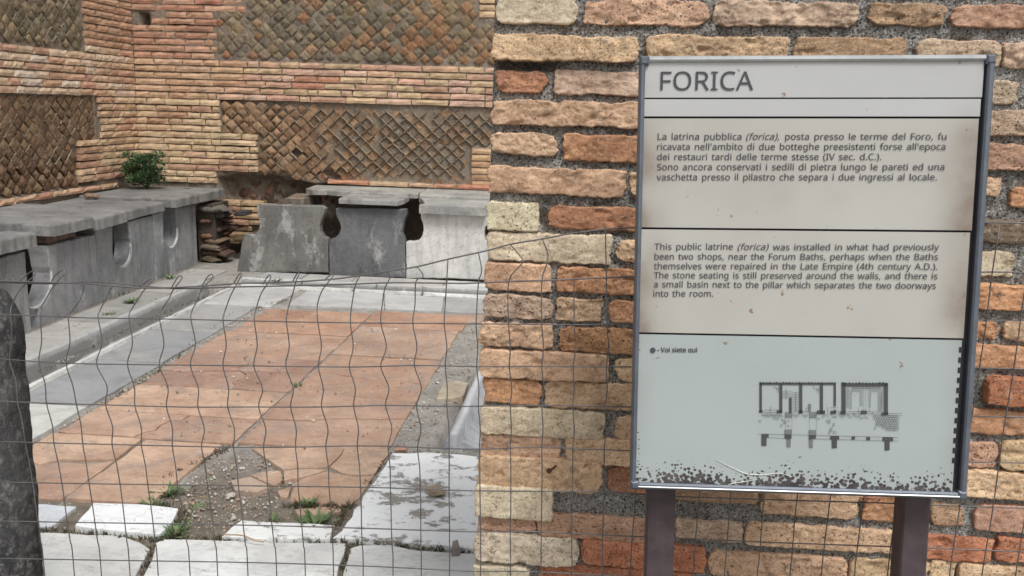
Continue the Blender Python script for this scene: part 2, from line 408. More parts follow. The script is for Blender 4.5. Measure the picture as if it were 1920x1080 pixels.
LM = m_stone('pale_marble', dark=(.72, .72, .72), lightpatch=.3)
PV = m_paving(); GU = m_gutter(); FK = m_flaky(); TC = m_terracotta(); GR = m_ground()
WIRE = m_plain('galvanised_wire', lin((106, 102, 102)), .5, .35, .5, .25)
FRM = m_plain('blue_grey_aluminium', lin((104, 112, 124)), .5, .45, .4, .16)
BRT = m_plain('bright_aluminium', lin((205, 208, 210)), .3, .8, .5, .15)
BLK = m_plain('dark_backing', lin((52, 50, 56)), .8, 0, .2, .15)
INK = m_plain('dark_ink', lin((78, 78, 84)), .7, 0, .2, .05)
POST = m_plain('purple_brown_paint', lin((82, 66, 71)), .5, 0, .4, .26, .3)
RUST = m_plain('rusty_iron', lin((98, 58, 40)), .9, .1, .2, .4, .6)
LEAF = m_leaf('shrub_leaf', lin((30, 62, 30)), lin((104, 138, 72)))
WEED = m_leaf('weed_leaf', lin((66, 96, 44)), lin((112, 138, 74)))
DRY = m_plain('dry_stalk', lin((176, 146, 104)), .9)

# ------------------------------------------------------------------ the setting: ground and floor
def ground():
    xs = np.concatenate([[-300, -80, -25, -10, -6], np.arange(-4.4, 1.0, .03), [1.6, 3, 8, 25, 80, 300]])
    ys = np.concatenate([[-300, -80, -25, -8, -3, 0, 1.0], np.arange(1.8, 7.9, .03), [8.6, 12, 25, 80, 300]])
    X, Y = np.meshgrid(xs, ys)
    near = (X > -4.5) & (X < 1.05) & (Y > 1.7) & (Y < 8)
    Z = np.where(near, -.012 + .006 * fbm(X * 9, Y * 9, 0, 4) + .003 * fbm(X * 60, Y * 60, 3, 2), -.02)
    # bare soil where tiles and slabs are missing
    pit = sstep(2.62, 2.72, Y) * sstep(3.30, 3.18, Y) * sstep(-1.5, -1.42, X) * sstep(-.95, -1.05, X + .25 * fbm(X * 6, Y * 6, 1))
    Z = Z + near * pit * (-.012 + .014 * fbm(X * 16, Y * 16, 5, 4))
    front = sstep(2.90, 2.80, Y) * sstep(-.5, -.62, X)
    # drain: along the left side, then along the back
    g1 = (X > -2.90) & (X < -2.67) & (Y > 2.22) & (Y < 6.66)
    g2 = (X > -2.90) & (X < 1.0) & (Y > 6.44) & (Y < 6.64)
    Z = np.where(g1 | g2 | ((X > -.57) & (X < -.06) & (Y > 3.47) & (Y < 4.5)), -.16, Z)
    V = np.stack([X, Y, Z], -1).reshape(-1, 3)
    F = gridF(len(xs) - 1, len(ys) - 1)
    brown = np.clip(np.maximum(pit * (.55 + .45 * sstep(3.15, 2.95, Y)), front) + .4 * fbm(X * 5, Y * 5, 9), 0, 1)
    brown = np.maximum(brown, sstep(-3.25, -3.33, X) * .8)
    me_c = brown[:-1, :-1].reshape(-1)
    o = mk('ground', V, F, GR, smooth=True, origin=(0, 0, 0), fcol=np.repeat(me_c[:, None], 3, 1))
    return tag(o, 'gritty grey mortar bed and brown soil showing between the paving pieces', kind='structure')
GND = ground()
FZ = Frame((0, 0, 0), (1, 0, 0), (0, 1, 0), (0, 0, 1))
def piece(name, pxs, col, mat, z=0.0, thick=.05, jit=.004, world=False, **k):
    pts = [tuple(p) for p in pxs] if world else [tuple(atz(x, y, z)[:2]) for x, y in pxs]
    V, F = prism(pts, thick, z, jit=jit, **k)
    c = np.array(lin(col)) * (1 + .06 * (random.random() - .5))
    return mk(name, V, F, mat, GND, tuple(c))
W1, W2, G1, G2 = (226, 228, 228), (206, 207, 205), (152, 153, 154), (172, 172, 171)
M_ = 'marble_slab'
# left strip between drain and tiles
def strip(y0, y1, col, x0=-2.62, x1=-2.23, s=0):
    j = lambda: (random.random() - .5) * .03
    piece(M_, [(x0, y0 + .006), (x1 + j(), y0 + .006), (x1 + j(), y1 - .006), (x0, y1 - .006)], col, PV, world=True, z=s)
strip(2.85, 3.66, (196, 196, 188)); strip(3.66, 4.37, G1); strip(4.37, 5.03, (150, 151, 152)); strip(5.03, 5.75, (164, 163, 160)); strip(5.75, 6.38, (190, 190, 187), x1=-2.15)
strip(2.10, 2.85, G2)
# strip left of the drain, beside the bench
for a, b, c in ((4.0, 4.72, (166, 163, 156)), (4.72, 5.12, (178, 174, 166)), (5.12, 5.55, (158, 156, 150)), (5.55, 6.05, (150, 148, 142)), (6.05, 6.98, (170, 167, 160))):
    strip(a, b, c, -3.27, -2.96)
# back strips
for pts, c in (([(540, 571), (575, 545), (700, 548), (718, 551), (720, 578)], (188, 188, 186)), ([(721, 551), (832, 557), (828, 582), (722, 578)], (192, 191, 188)),
               ([(834, 557), (910, 559), (912, 587), (830, 583)], (170, 170, 168)), ([(913, 559), (1060, 566), (1060, 592), (915, 587)], (176, 176, 172))):
    piece(M_, pts, c, PV)
for a, b, c in ((-2.62, -2.28, G2), (-2.26, -1.86, (176, 173, 166)), (-1.84, -1.12, (182, 178, 170)), (-1.10, -.55, (204, 203, 198)), (-.53, .3, W2)):
    piece(M_, [(a, 6.68), (b, 6.68), (b, 6.97), (a, 6.97)], c, PV, world=True)
# front slabs
piece(M_, [(736, 849), (768, 850), (800, 847), (869, 852), (893, 856), (905, 880), (905, 1030), (885, 1028), (840, 1022), (815, 1020), (740, 1014), (626, 1008), (650, 980), (690, 920)], W1, FK, jit=.006, z=.006)
piece(M_, [(140, 985), (176, 942), (250, 944), (334, 953), (326, 972), (300, 1000), (230, 995)], W1, PV, z=.012)
piece(M_, [(-60, 942), (30, 942), (142, 949), (122, 966), (98, 987), (50, 988), (-80, 990)], (206, 212, 218), PV)
piece(M_, [(416, 1006), (452, 975), (560, 980), (626, 985), (618, 1009), (520, 1009)], (218, 219, 216), FK, z=.010)
piece(M_, [(-60, 1000), (60, 998), (130, 1000), (228, 1005), (262, 1016), (280, 1028), (268, 1050), (250, 1090), (225, 1180), (-60, 1180)], (208, 208, 203), PV)
piece(M_, [(250, 1180), (268, 1080), (284, 1050), (290, 1018), (310, 1011), (420, 1013), (648, 1019), (646, 1036), (634, 1060), (632, 1180)], (216, 217, 214), PV)
piece(M_, [(644, 1180), (644, 1075), (652, 1050), (657, 1028), (675, 1022), (735, 1022), (772, 1031), (884, 1037), (960, 1042), (960, 1180)], (216, 217, 214), PV)
piece('marble_slab', [(848, 1014), (858, 1012), (863, 1026), (846, 1027)], (150, 140, 130), GT, z=.03, thick=.05)
# terracotta tiles with their cracks
TCN = 'terracotta_tile'
def cell(x0, x1, y0, y1):
    return [(x0, y0), (x1, y0), (x1, y1), (x0, y1)]
def split(poly, a, b, wob=.03, gap=.004):
    """cut a convex world polygon by a crooked crack from a to b"""
    a = np.array(a, float); b = np.array(b, float); d = b - a; n = np.array([-d[1], d[0]]); n /= np.linalg.norm(n)
    P = [np.array(p, float) for p in poly]; s = [np.dot(p - a, n) for p in P]
    L, R, cuts = [], [], []
    for i in range(len(P)):
        p, q, sp, sq = P[i], P[(i + 1) % len(P)], s[i], s[(i + 1) % len(P)]
        (L if sp >= 0 else R).append(p)
        if sp * sq < 0:
            c = p + (q - p) * sp / (sp - sq); L.append(('c', c)); R.append(('c', c)); cuts.append(c)
    if len(cuts) != 2: return [poly]
    k = 7; mid = [cuts[0] + (cuts[1] - cuts[0]) * t + n * (rs.rand() - .5) * wob for t in np.linspace(0, 1, k)[1:-1]]
    mid = [cuts[0]] + mid + [cuts[1]]
    def build(lst, off):
        out = []; n_c = 0
        for i, e in enumerate(lst):
            if isinstance(e, tuple) and isinstance(e[0], str):
                nx = lst[(i + 1) % len(lst)]
                if isinstance(nx, tuple) and isinstance(nx[0], str):
                    seq = mid if np.allclose(e[1], cuts[0]) else mid[::-1]
                    out += [tuple(c + off) for c in seq]
                else:
                    pv = lst[i - 1]
                    if not (isinstance(pv, tuple) and isinstance(pv[0], str)): out.append(tuple(e[1] + off))
            else: out.append(tuple(e))
        return out
    return [build(L, n * gap / 2), build(R, -n * gap / 2)]
def tile(poly, col, z=0.0): piece(TCN, poly, col, TC, world=True, z=z + (random.random() - .5) * .010, jit=.004, thick=.04)
T1, T2, T3, T4 = (188, 150, 124), (176, 138, 116), (200, 162, 132), (182, 148, 124)
g = .010
XL, XM, XR = -2.19, -1.413, -.765
right_rows = [3.345, 3.98, 4.70, 5.36, 5.79]
for i in range(4):
    P = cell(XM + g, XR - g + (.02 if i == 3 else 0), right_rows[i] + g * .6, right_rows[i + 1] - g * .6)
    polys = [P]
    if i == 1: polys = split(P, (-1.41, 4.35), (-.76, 4.25), .05)
    if i == 2: polys = split(P, (-1.0, 4.6), (-.7, 5.5), .05)
    if i == 3: polys = split(P, (-1.41, 5.52), (-.75, 5.60), .03)
    if i == 0: polys = split(P, (-1.41, 3.62), (-.75, 3.74), .04, .003)
    for q in polys: tile(q, (T1, (184, 144, 116), T4, (188, 142, 112))[i])
left_rows = [3.33, 3.62, 4.02, 4.58, 5.10, 5.72]
for i in range(5):
    P = cell(XL + g + (.03 if i == 4 else 0), XM - g, left_rows[i] + g * .6, left_rows[i + 1] - g * .6)
    polys = [P]
    if i == 0: polys = sum([split(q, (-1.9, 3.2), (-1.7, 3.7), .05) for q in polys], [])
    if i == 1: polys = split(P, (-2.2, 3.8), (-1.4, 3.86), .05)
    if i == 2: polys = sum([split(q, (-1.7, 4.0), (-1.85, 4.6), .08) for q in split(P, (-2.2, 4.25), (-1.4, 4.33), .06)], [])
    if i == 4: polys = sum([split(q, (-1.95, 5.0), (-1.8, 5.8), .06) for q in split(P, (-2.2, 5.5), (-1.4, 5.44), .05)], [])
    for q in polys: tile(q, (T1, T3, T2, T1, (186, 142, 112))[i])
# front row, partly lost: left tiles
P0 = [(XL - .0, 2.745), (-1.80, 2.745), (-1.80, 3.32), (XL, 3.32)]
tile(split(P0, (-2.2, 3.0), (-1.7, 3.12), .06)[0], T3); tile(split(P0, (-2.2, 3.0), (-1.7, 3.12), .06)[1], T1)
PT = [(-1.785, 2.745), (-1.478, 2.745), (-1.474, 2.9), (-1.468, 3.1), (-1.463, 3.32), (-1.785, 3.32)]
for q in split(PT, (-1.9, 2.98), (-1.3, 2.93), .03): tile(q, T3)
for p in ([(-2.5, 2.1), (-2.21, 2.1), (-2.21, 2.70), (-2.5, 2.70)],): piece(M_, p, W2, PV, world=True)
# right front tile, shattered (outlines measured off the floor)
for pts, c in (([(472, 840), (560, 838), (644, 837), (640, 850), (617, 873), (590, 876), (560, 876), (530, 879)], T3),
               ([(648, 838), (733, 845), (701, 888), (665, 890), (640, 886), (619, 875), (642, 852)], T3),
               ([(533, 882), (575, 878), (612, 880), (600, 884), (572, 893), (545, 897), (533, 900)], T3),
               ([(578, 893), (612, 883), (640, 889), (670, 893), (700, 891), (672, 935), (655, 946), (600, 943), (545, 938), (546, 925), (552, 905)], (198, 158, 126)),
               ([(470, 890), (500, 883), (526, 882), (529, 893), (527, 902), (515, 909), (497, 903)], T3),
               ([(432, 900), (470, 893), (494, 904), (505, 912), (480, 922), (440, 918)], (184, 154, 132)),
               ([(520, 920), (545, 912), (541, 932), (525, 930)], T3),
               ([(553, 955), (600, 950), (640, 946), (640, 958), (610, 963), (560, 968)], T3)):
    piece(TCN, pts, c, TC, jit=.002, z=-.001, dens=.03)
piece(TCN, [(742, 838), (765, 838), (762, 842), (740, 843)], (184, 130, 104), TC)
piece('stone_slab', [(818, 748), (832, 718), (856, 713), (878, 718), (868, 742), (850, 746)], (190, 172, 142), GT, z=.004)
piece(TCN, [(874, 588), (908, 589), (900, 603), (873, 604)], (180, 146, 124), TC)
# drain stones: U-shaped gutter
def gutter(pts_a, pts_b, prof, col, name='gutter_stone'):
    """profile swept from section A to section B; prof = list of (across, height)"""
    (ax, ay), (bx, by) = pts_a, pts_b
    d = np.array([bx - ax, by - ay]); L = np.linalg.norm(d); d /= L; s = np.array([-d[1], d[0]])
    k = max(2, int(L / .06)); V = []; m = len(prof)
    for i in range(k + 1):
        t = i / k
        for j, (w_, h_) in enumerate(prof):
            p = np.array([ax, ay]) + d * L * t + s * (w_ + .004 * vn(t * 14, j, ax * 9))
            V.append((p[0], p[1], h_ + .004 * float(vn(t * 11, j * 3.3, ay * 5))))
    F = []
    for i in range(k):
        for j in range(m): F.append([i * m + j, i * m + (j + 1) % m, (i + 1) * m + (j + 1) % m, (i + 1) * m + j])
    F.append(list(range(m))[::-1]); F.append([k * m + j for j in range(m)])
    V = np.array(V)
    a = prof; area = sum(a[i][0] * a[(i + 1) % m][1] - a[(i + 1) % m][0] * a[i][1] for i in range(m))
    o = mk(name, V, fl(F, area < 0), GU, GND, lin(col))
    bm = bmesh.new(); bm.from_mesh(o.data); bmesh.ops.recalc_face_normals(bm, faces=bm.faces); bm.to_mesh(o.data); bm.free()
    return o
rimL = lambda c, inn, z0: [(c - .03, z0 - .14), (c - .03, z0 - .016), (c - .010, z0 - .012), (c - .004, z0 + .002), (c + .018, z0 + .002), (c + .028, z0 - .006), (c + .05, -.09), (c + .13, -.105), (c + .13, -.14)]
def mirror(pf, w_): return [(w_ - a, b) for a, b in pf]
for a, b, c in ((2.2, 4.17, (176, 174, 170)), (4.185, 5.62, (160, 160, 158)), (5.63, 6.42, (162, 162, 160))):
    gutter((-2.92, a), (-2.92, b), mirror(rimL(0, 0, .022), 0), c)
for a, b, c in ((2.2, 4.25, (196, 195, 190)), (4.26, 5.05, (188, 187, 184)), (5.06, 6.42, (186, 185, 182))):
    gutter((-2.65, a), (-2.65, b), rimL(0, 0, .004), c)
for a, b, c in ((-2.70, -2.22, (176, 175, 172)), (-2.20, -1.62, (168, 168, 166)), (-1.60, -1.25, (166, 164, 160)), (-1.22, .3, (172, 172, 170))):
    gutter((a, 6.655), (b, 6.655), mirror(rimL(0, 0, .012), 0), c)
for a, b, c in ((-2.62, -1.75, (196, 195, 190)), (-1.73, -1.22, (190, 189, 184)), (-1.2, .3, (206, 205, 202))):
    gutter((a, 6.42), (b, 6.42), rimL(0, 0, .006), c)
piece('gutter_stone', [(80, 668), (104, 660), (128, 668), (150, 664), (124, 676), (92, 682)], (170, 166, 160), GT, z=-.05, thick=.06)

# ------------------------------------------------------------------ walls
FB = Frame((0, 7.7, 0), (1, 0, 0), (0, 0, 1), (0, -1, 0))             # back wall, n towards the room
FLW = Frame((-4.05, 0, 0), (0, 1, 0), (0, 0, 1), (1, 0, 0))           # left wall
YB, YP, YT, YR = (200, 166, 114), (196, 140, 112), (190, 146, 98), (176, 104, 72)
PK = (202, 160, 134)
def wall_core(name, frame, us, vs, fn, mat, thick, parent):
    U, V = np.meshgrid(us, vs)
    N = fn(U, V)
    G = np.stack([U, V, N], -1).reshape(-1, 3); F = gridF(len(us) - 1, len(vs) - 1)
    nx, nz = len(us) - 1, len(vs) - 1; n = nx + 1
    loop = list(range(n)) + [nx + n * j for j in range(1, nz + 1)] + [nx - i + n * nz for i in range(1, n)] + [n * j for j in range(nz - 1, 0, -1)]
    bk = G[loop].copy(); bk[:, 2] = -thick; base = len(G); m = len(loop)
    F += [[loop[(k + 1) % m], loop[k], base + k, base + (k + 1) % m] for k in range(m)]
    F.append([base + k for k in range(m)][::-1])
    return mk(name, frame(np.concatenate([G, bk])), fl(F, frame.flip), mat, parent, smooth=True)
BW = root('ruined_wall', (-1.6, 7.7, 0), 'back wall of brick bands and diamond stone netting behind the far bench', 'wall', 'ruined room walls')
LW = root('ruined_wall', (-4.05, 6.2, 0), 'left side wall with pale worn brick band meeting the leafy corner', 'wall', 'ruined room walls')
holes = [(-3.945, 2.055, .045, .05), (-3.64, 2.015, .10, .022)]      # beam holes near the corner
pits = [(-2.63, .95, .12, .08, .05), (-1.95, 1.09, .04, .04, .04), (-1.83, .83, .05, .04, .04), (-2.3, .76, .16, .06, .06)]
def ruin(U, V): return sstep(-3.36, -3.28, U + .05 * fbm(U * 6, V * 6, 2)) * sstep(-2.18, -2.34, U + .05 * fbm(V * 7, 3)) * sstep(.74, .66, V + .04 * fbm(U * 7, V * 7, 8) + .04 * sstep(-2.9, -2.4, U)) 
def back_fn(U, V):
    tuff_low = (U > -3.29) & ((U < -1.03) | (V > 1.045)) & (V < 1.385) & (V > .70)
    tuff_up = (V > 1.735) & (U > -3.3)
    base = np.where(tuff_low, -.030, np.where(tuff_up, -.012, -.013))
    N = base + .010 * fbm(U * 14, V * 14, 1) + .006 * fbm(U * 50, V * 50, 2, 3)
    N = N + np.where(tuff_low, -.025 * sstep(-2.2, -3.1, U) * (.4 + fbm(U * 5, V * 5, 6)), 0)
    for (a, b, c, d) in holes: N = N - .14 * ((abs(U - a) < c) & (abs(V - b) < d))
    for (a, b, c, d, e) in pits: N = N - e * np.exp(-((U - a) / c) ** 2 - ((V - b) / d) ** 2)
    r = ruin(U, V)
    N = N - r * (.17 + .09 * fbm(U * 5, V * 6, 4) + .035 * fbm(U * 22, V * 22, 5)) * (.55 + .45 * sstep(.30, .5, V) + .4 * sstep(.14, .05, V))
    return N
wall_core('wall_core', FB, np.arange(-4.5, .62, .018), np.arange(-.2, 2.75, .018), back_fn, WM, .45, BW)
def left_fn(U, V):
    low = (U < 7.0) & (V < 1.385) & (V > .66); upp = (U < 6.95) & (V > 1.735)
    N = np.where(low, -.03, np.where(upp, -.011, -.013)) + .010 * fbm(U * 12, V * 12, 1) + .006 * fbm(U * 50, V * 50, 2, 3)
    N = N - np.where(low, .03 * sstep(.95, .8, V) * (.5 + fbm(U * 5, V * 5, 6)) + .03 * sstep(6.6, 6.9, U) * sstep(1.1, .95, V), 0)
    return N
wall_core('wall_core', FLW, np.arange(4.4, 7.71, .02), np.arange(-.2, 2.75, .02), left_fn, WM, .4, LW)
def gain(c, g): return tuple(np.clip(np.array(c) * np.array(g), 0, .86))
def pick(lst): return lst[int(random.random() * len(lst))]
def vary(c, a=.10): 
    k = 1 + (random.random() - .5) * 2 * a; return tuple(np.clip(np.array(lin(c)) * k * (1 + (rs.rand(3) - .5) * .04), 0, 1))
class Quota:
    def __init__(s, frame, parent, name, mo, ma): s.f, s.p, s.name, s.mo, s.ma, s.items = frame, parent, name, mo, ma, []
    def add(s, V, F, col, pri): s.items.append((pri, V, F, col))
    def flush(s, lim=298):
        s.items.sort(key=lambda t: t[0]); bag = Bag()
        for i, (pri, V, F, col) in enumerate(s.items):
            if i < lim and pri < 50: mk(s.name, s.f(V), fl(F, s.f.flip), s.mo, s.p, col)
            else: bag.add(s.f(V), fl(F, s.f.flip), col)
        if bag.n: o = bag.out(s.name, s.ma, s.p); o['kind'] = 'stuff'
qb = Quota(FB, BW, 'brick', BR, BRA); qt = Quota(FB, BW, 'tuff_stone', TU, TUA)
PITCH = .0573
sd_ = 0
def lay_course(q, v0, h, u0, u1, cols, n0=.0, lmin=.16, lmax=.33, depth=.07, seed=0, vis=lambda u, v: 0, gapw=.010, skipfn=None, jog=.006, rough=.003):
    u = u0
    if random.random() < .5: u = u0
    while u < u1 - .04:
        L = lmin + (lmax - lmin) * random.random()
        if random.random() < .12: L *= .45
        e = min(u + L, u1)
        if u1 - e < .06: e = u1
        if not (skipfn and skipfn((u + e) / 2, v0 + h / 2, u, e)):
            global sd_
            sd_ += 1
            dj = (random.random() - .5) * 2 * jog
            V, F = block(u + gapw / 2, e - gapw / 2, v0 + (random.random() - .5) * .004, v0 + h + (random.random() - .5) * .004, depth, 5, 2, sd_, rnd=.005, edge=.0035, rough=rough, n0=n0 + dj, coarse=True, skew=(random.random() - .5) * .012)
            c = cols((u + e) / 2, v0) if callable(cols) else pick(cols)
            q.add(V, F, gain(vary(tuple(np.array(c) * .68 + np.array((184, 146, 112)) * .32)), (1.27, 1.33, 1.38)), vis((u + e) / 2, v0))
        u = e
def in_hole(um, vm, u0, u1):
    return any(u1 > a - c and u0 < a + c and abs(vm - b) < d + .004 for a, b, c, d in holes)
def visb(u, v): return 0 + (u + 4.05) * .1 if (u < -.86 and v < 2.33) else 60
def colb(u, v):
    if v > 1.73: return pick([(172, 118, 84), (180, 126, 92), (164, 104, 74), (184, 132, 98), (170, 96, 66) if v > 2.1 else (176, 122, 88)]) if u < -2 else YB
    if v > 1.385:
        if u < -3.1: return pick([(188, 140, 98), (194, 150, 104), (180, 128, 92), (196, 152, 116)])
        return pick([YB, YP, PK, (190, 142, 104), YR, (196, 150, 122), (186, 156, 108)])
    if u > -1.1: return pick([(180, 138, 84), (190, 150, 98), (176, 128, 80)])
    return pick([(198, 164, 112), (204, 172, 122), (190, 150, 104), (198, 166, 116), (200, 170, 118), (172, 124, 88)])
v = 1.392
while v < 1.72: lay_course(qb, v, .044, -4.056, .55, colb, n0=.003, vis=visb, jog=.004); v += PITCH
v = 1.392 + 6 * PITCH; k = 0
while v < 2.66:
    lay_course(qb, v, .044, -4.056, -3.30 + (.02 if k % 2 else -.02) + (.26 if v > 2.12 else 0), colb, n0=.0, vis=visb, skipfn=in_hole)
    if v > 2.1: lay_course(qb, v, .044, -.99, .55, colb, n0=.004, vis=visb)
    v += PITCH; k += 1
v = 1.392 - PITCH; k = 0
while v > .64:
    e = -3.285 if v > 1.07 else (-2.955 if v > .73 else -3.34)
    lay_course(qb, v, .0455, -4.056, e + (random.random() - .5) * .012, colb, n0=.006, vis=visb, gapw=.008, rough=.004)
    if .70 < v < 1.02: lay_course(qb, v, .045, -1.03, .55, colb, n0=.0, vis=visb)
    v -= PITCH; k += 1
lay_course(qb, .682, .034, -2.32, .55, [(184, 104, 72), (180, 118, 84), (186, 112, 74), (190, 150, 110)], n0=.012, lmin=.2, lmax=.42, vis=visb)
v = .10
while v < .46:
    lay_course(qb, v, .044, -3.36 + random.random() * .06, (-2.93 if v > .22 else -3.05), [(176, 142, 92), (186, 150, 98), (160, 110, 78)], n0=-.05, vis=lambda u, v: 0, jog=.012, depth=.12); v += .058
# tuff netting
A_, B_ = .0585, .0545
def stone(u, v, size, n0, dome, seed, jig, rot=0.0):
    V, F = block(-1, 1, -1, 1, 1, 4, 4, seed, rnd=.001, edge=0, rough=0, coarse=True)
    V = V.copy(); base = V[:, 2] < -.5
    r = np.maximum(np.abs(V[:, 0]), np.abs(V[:, 1]))
    a, b = V[:, 0] * .5, V[:, 1] * .5
    s = size * (1 + jig * .5 * (rs.rand() - .5))
    jx = jig * .06 * vn(a * 3 + seed, b * 3, 1); jy = jig * .06 * vn(a * 3 + seed, b * 3, 2)
    x = (a - b) * A_ * s * (1 + 0) + jx * A_; y = (a + b) * B_ * s + jy * B_
    c, s2 = math.cos(rot), math.sin(rot); x, y = x * c - y * s2, x * s2 + y * c
    tilt = (rs.rand() - .5) * .10 * jig; tilt2 = (rs.rand() - .5) * .10 * jig
    n = n0 + dome * (1 - r ** 2) + .0035 * vn(a * 4 + seed * 1.7, b * 4, 3) * jig + x * tilt + y * tilt2
    n = np.where(r > .98, n - .004, n)
    n = np.where(base, n0 - .06, n)
    return np.stack([u + x, v + y, n], -1), F
def netting(q, u0, u1, v0, v1, mode, vis, cols, skip=None, edgecut=True):
    global sd_
    j = 0; v = v0 + B_ * .6
    while v < v1 - B_ * .2:
        u = u0 + A_ * (1 if j % 2 else 2) - A_ * .6
        while u < u1 - A_ * .3:
            sd_ += 1
            if not (skip and skip(u, v)):
                if mode == 'up': n0, dm, sz = .000 + (random.random() - .5) * .010, .004, .86 + .08 * random.random()
                else:
                    if q.f is FB:
                        hollow = sstep(-3.0, -2.2, u); n0 = -.022 + .010 * (1 - hollow) - .008 * random.random(); dm = -.008 * hollow + .012 * (1 - hollow); sz = .95
                    else:
                        ero = sstep(.98, .85, v); n0 = -.014 - .012 * ero * random.random(); dm = .002 + .008 * ero; sz = .965 - .05 * ero
                if mode == 'up' and random.random() < .12: n0 -= .012
                V, F = stone(u + (random.random() - .5) * .014, v + (random.random() - .5) * .012, sz, n0, dm, sd_, 1.0, (random.random() - .5) * .10)
                V[:, 1] = np.clip(V[:, 1], v0 + .002, v1 - .002)
                V[:, 0] = np.clip(V[:, 0], u0 + .002, u1 - .002)
                q.add(V, F, gain(vary(cols(u, v), .16), .90 if mode == 'up' else (1.28 if q.f is FB else 1.0)), vis(u, v))
            u += 2 * A_
        v += B_; j += 1
def cup(u, v):
    t = vn(u * 2.2, v * 3, 5) + .5 * (u + 2)
    return pick([(138, 124, 98), (148, 130, 102), (126, 114, 94)]) if random.random() > .5 + .4 * t else pick([(164, 124, 84), (158, 118, 80), (150, 128, 90), (172, 136, 94), (168, 120, 78)])
def cdn(u, v): return pick([(142, 110, 78), (134, 102, 72), (148, 116, 82), (126, 98, 70), (138, 112, 84)])
def vist(u, v): return (u + 4) * .1 if (u < -.86 and v < 2.30) else 60
netting(qt, -3.29, .55, 1.745, 2.66, 'up', vist, cup, skip=lambda u, v: (v > 2.09 and u > -1.03) or (v > 2.12 and u < -3.02))
netting(qt, -3.275, .5, .70, 1.38, 'low', vist, cdn, skip=lambda u, v: (u > -1.07 and v < 1.06) or (v < 1.075 and u < -2.91) or (v < .76 - .08 * (u + 2.9) * .9 + .02 * vn(u * 9, 1) and u < -2.2) or any(((u - a) / c) ** 2 + ((v - b) / d) ** 2 < .35 for a, b, c, d, e in pits))
# rubble stones left in the broken patch
for i in range(34):
    u = -3.26 + random.random() * .95; vv = .40 + random.random() * .26
    if u > -2.7: vv = .50 + random.random() * .14
    V, F = stone(u, vv, .45 + .4 * random.random(), float(back_fn(np.array([u]), np.array([vv]))[0]) + .004, .012, i + 900, 1.6, random.random() * 3)
    qt.add(V, F, vary(pick([(120, 92, 74), (134, 100, 78), (104, 84, 70)]), .15), 0)
qb.flush(); qt.flush()
# mortar fillets standing proud between the eroded stones
def fillets(frame, parent, u0, u1, v0, v1, keep, npr, name='mortar_joint'):
    bag = Bag(); j = 0; v = v0 + B_ * .6
    while v < v1 - B_ * .2:
        u = u0 + A_ * (1 if j % 2 else 2) - A_ * .6
        while u < u1 - A_ * .3:
            for (dx, dy) in ((1, 1), (-1, 1)):
                a = np.array([u + A_ * (1 if dx > 0 else -1), v]); b = np.array([u, v + B_])
                mid = (a + b) / 2
                if keep(*mid) and u0 < min(a[0], b[0]) and max(a[0], b[0]) < u1 and b[1] < v1 - .01:
                    t = b - a; L = np.linalg.norm(t); t /= L; s = np.array([-t[1], t[0]])
                    K = 4; pts = []
                    for k in range(K + 1):
                        c = a + (b - a) * (k / K) + s * (rs.rand() - .5) * .007
                        wd = .0024 * (.3 + 1.2 * rs.rand()); nn = npr + (rs.rand() - .5) * .008
                        pts += [(*(c - s * (wd + .004)), -.045), (*(c - s * wd), nn), (*(c + s * wd), nn), (*(c + s * (wd + .004)), -.045)]
                    F = []
                    for k in range(K):
                        for m in range(3): F.append([k * 4 + m, k * 4 + m + 1, k * 4 + m + 5, k * 4 + m + 4])
                    F = [f[::-1] for f in F]
                    bag.add(frame(np.array(pts)), fl(F, frame.flip), (1, 1, 1))
            u += 2 * A_
        v += B_; j += 1
    o = bag.out(name, JM, parent); o['kind'] = 'stuff'
fillets(FB, BW, -3.275, -.5, .70, 1.38, lambda u, v: (u > -2.9 or v > 1.1) and v > .76 and (u < -1.09 or v > 1.06) and random.random() < (.22 if u < -2.5 else (.66 if u < -2.2 else .92)), -.008)
# left wall pieces
ql = Quota(FLW, LW, 'brick', BR, BRA); qlt = Quota(FLW, LW, 'tuff_stone', TU, TUA)
def visl(u, v): return (7.7 - u) * .1 if (u > 5.55 and v < 2.35) else 60
def coll(u, v):
    if 1.38 < v < 1.74: return pick([(196, 160, 118), (200, 168, 130), (204, 178, 148), (190, 146, 108), (186, 132, 98), (206, 190, 170) if u < 6.9 else (190, 150, 110)])
    if v >= 1.74: return pick([(176, 124, 88), (182, 136, 98), (168, 118, 84)])
    return pick([(196, 158, 108), (200, 166, 116), (182, 140, 98), (176, 124, 90)])
v = 1.392
while v < 1.72: lay_course(ql, v, .046, 4.5, 7.703, coll, n0=.002, vis=visl, lmin=.12, lmax=.28, jog=.003); v += PITCH
while v < 2.66: lay_course(ql, v, .045, 6.94 - (.5 if v > 2.2 else 0) + (random.random() - .5) * .03, 7.703, coll, n0=0, vis=visl); v += PITCH
v = 1.392 - PITCH
while v > .66:
    lay_course(ql, v, .045, (7.08 if v > 1.03 else 6.76) + (random.random() - .5) * .03, 7.703, coll, n0=.004, vis=visl); v -= PITCH
lay_course(ql, .625, .036, 4.5, 7.3, [(180, 132, 96), (176, 112, 80), (190, 146, 104)], n0=.012, vis=visl)
netting(qlt, 4.5, 6.93, 1.745, 2.66, 'up', visl, lambda u, v: pick([(132, 118, 90), (144, 124, 94), (122, 110, 86), (150, 128, 94)]), skip=lambda u, v: (v > 2.2 and u > 6.4))
netting(qlt, 4.5, 7.07, .67, 1.38, 'low', visl, lambda u, v: pick([(128, 98, 70), (118, 92, 68), (134, 106, 76)]), skip=lambda u, v: (v < 1.04 and u > 6.73))
ql.flush(); qlt.flush()
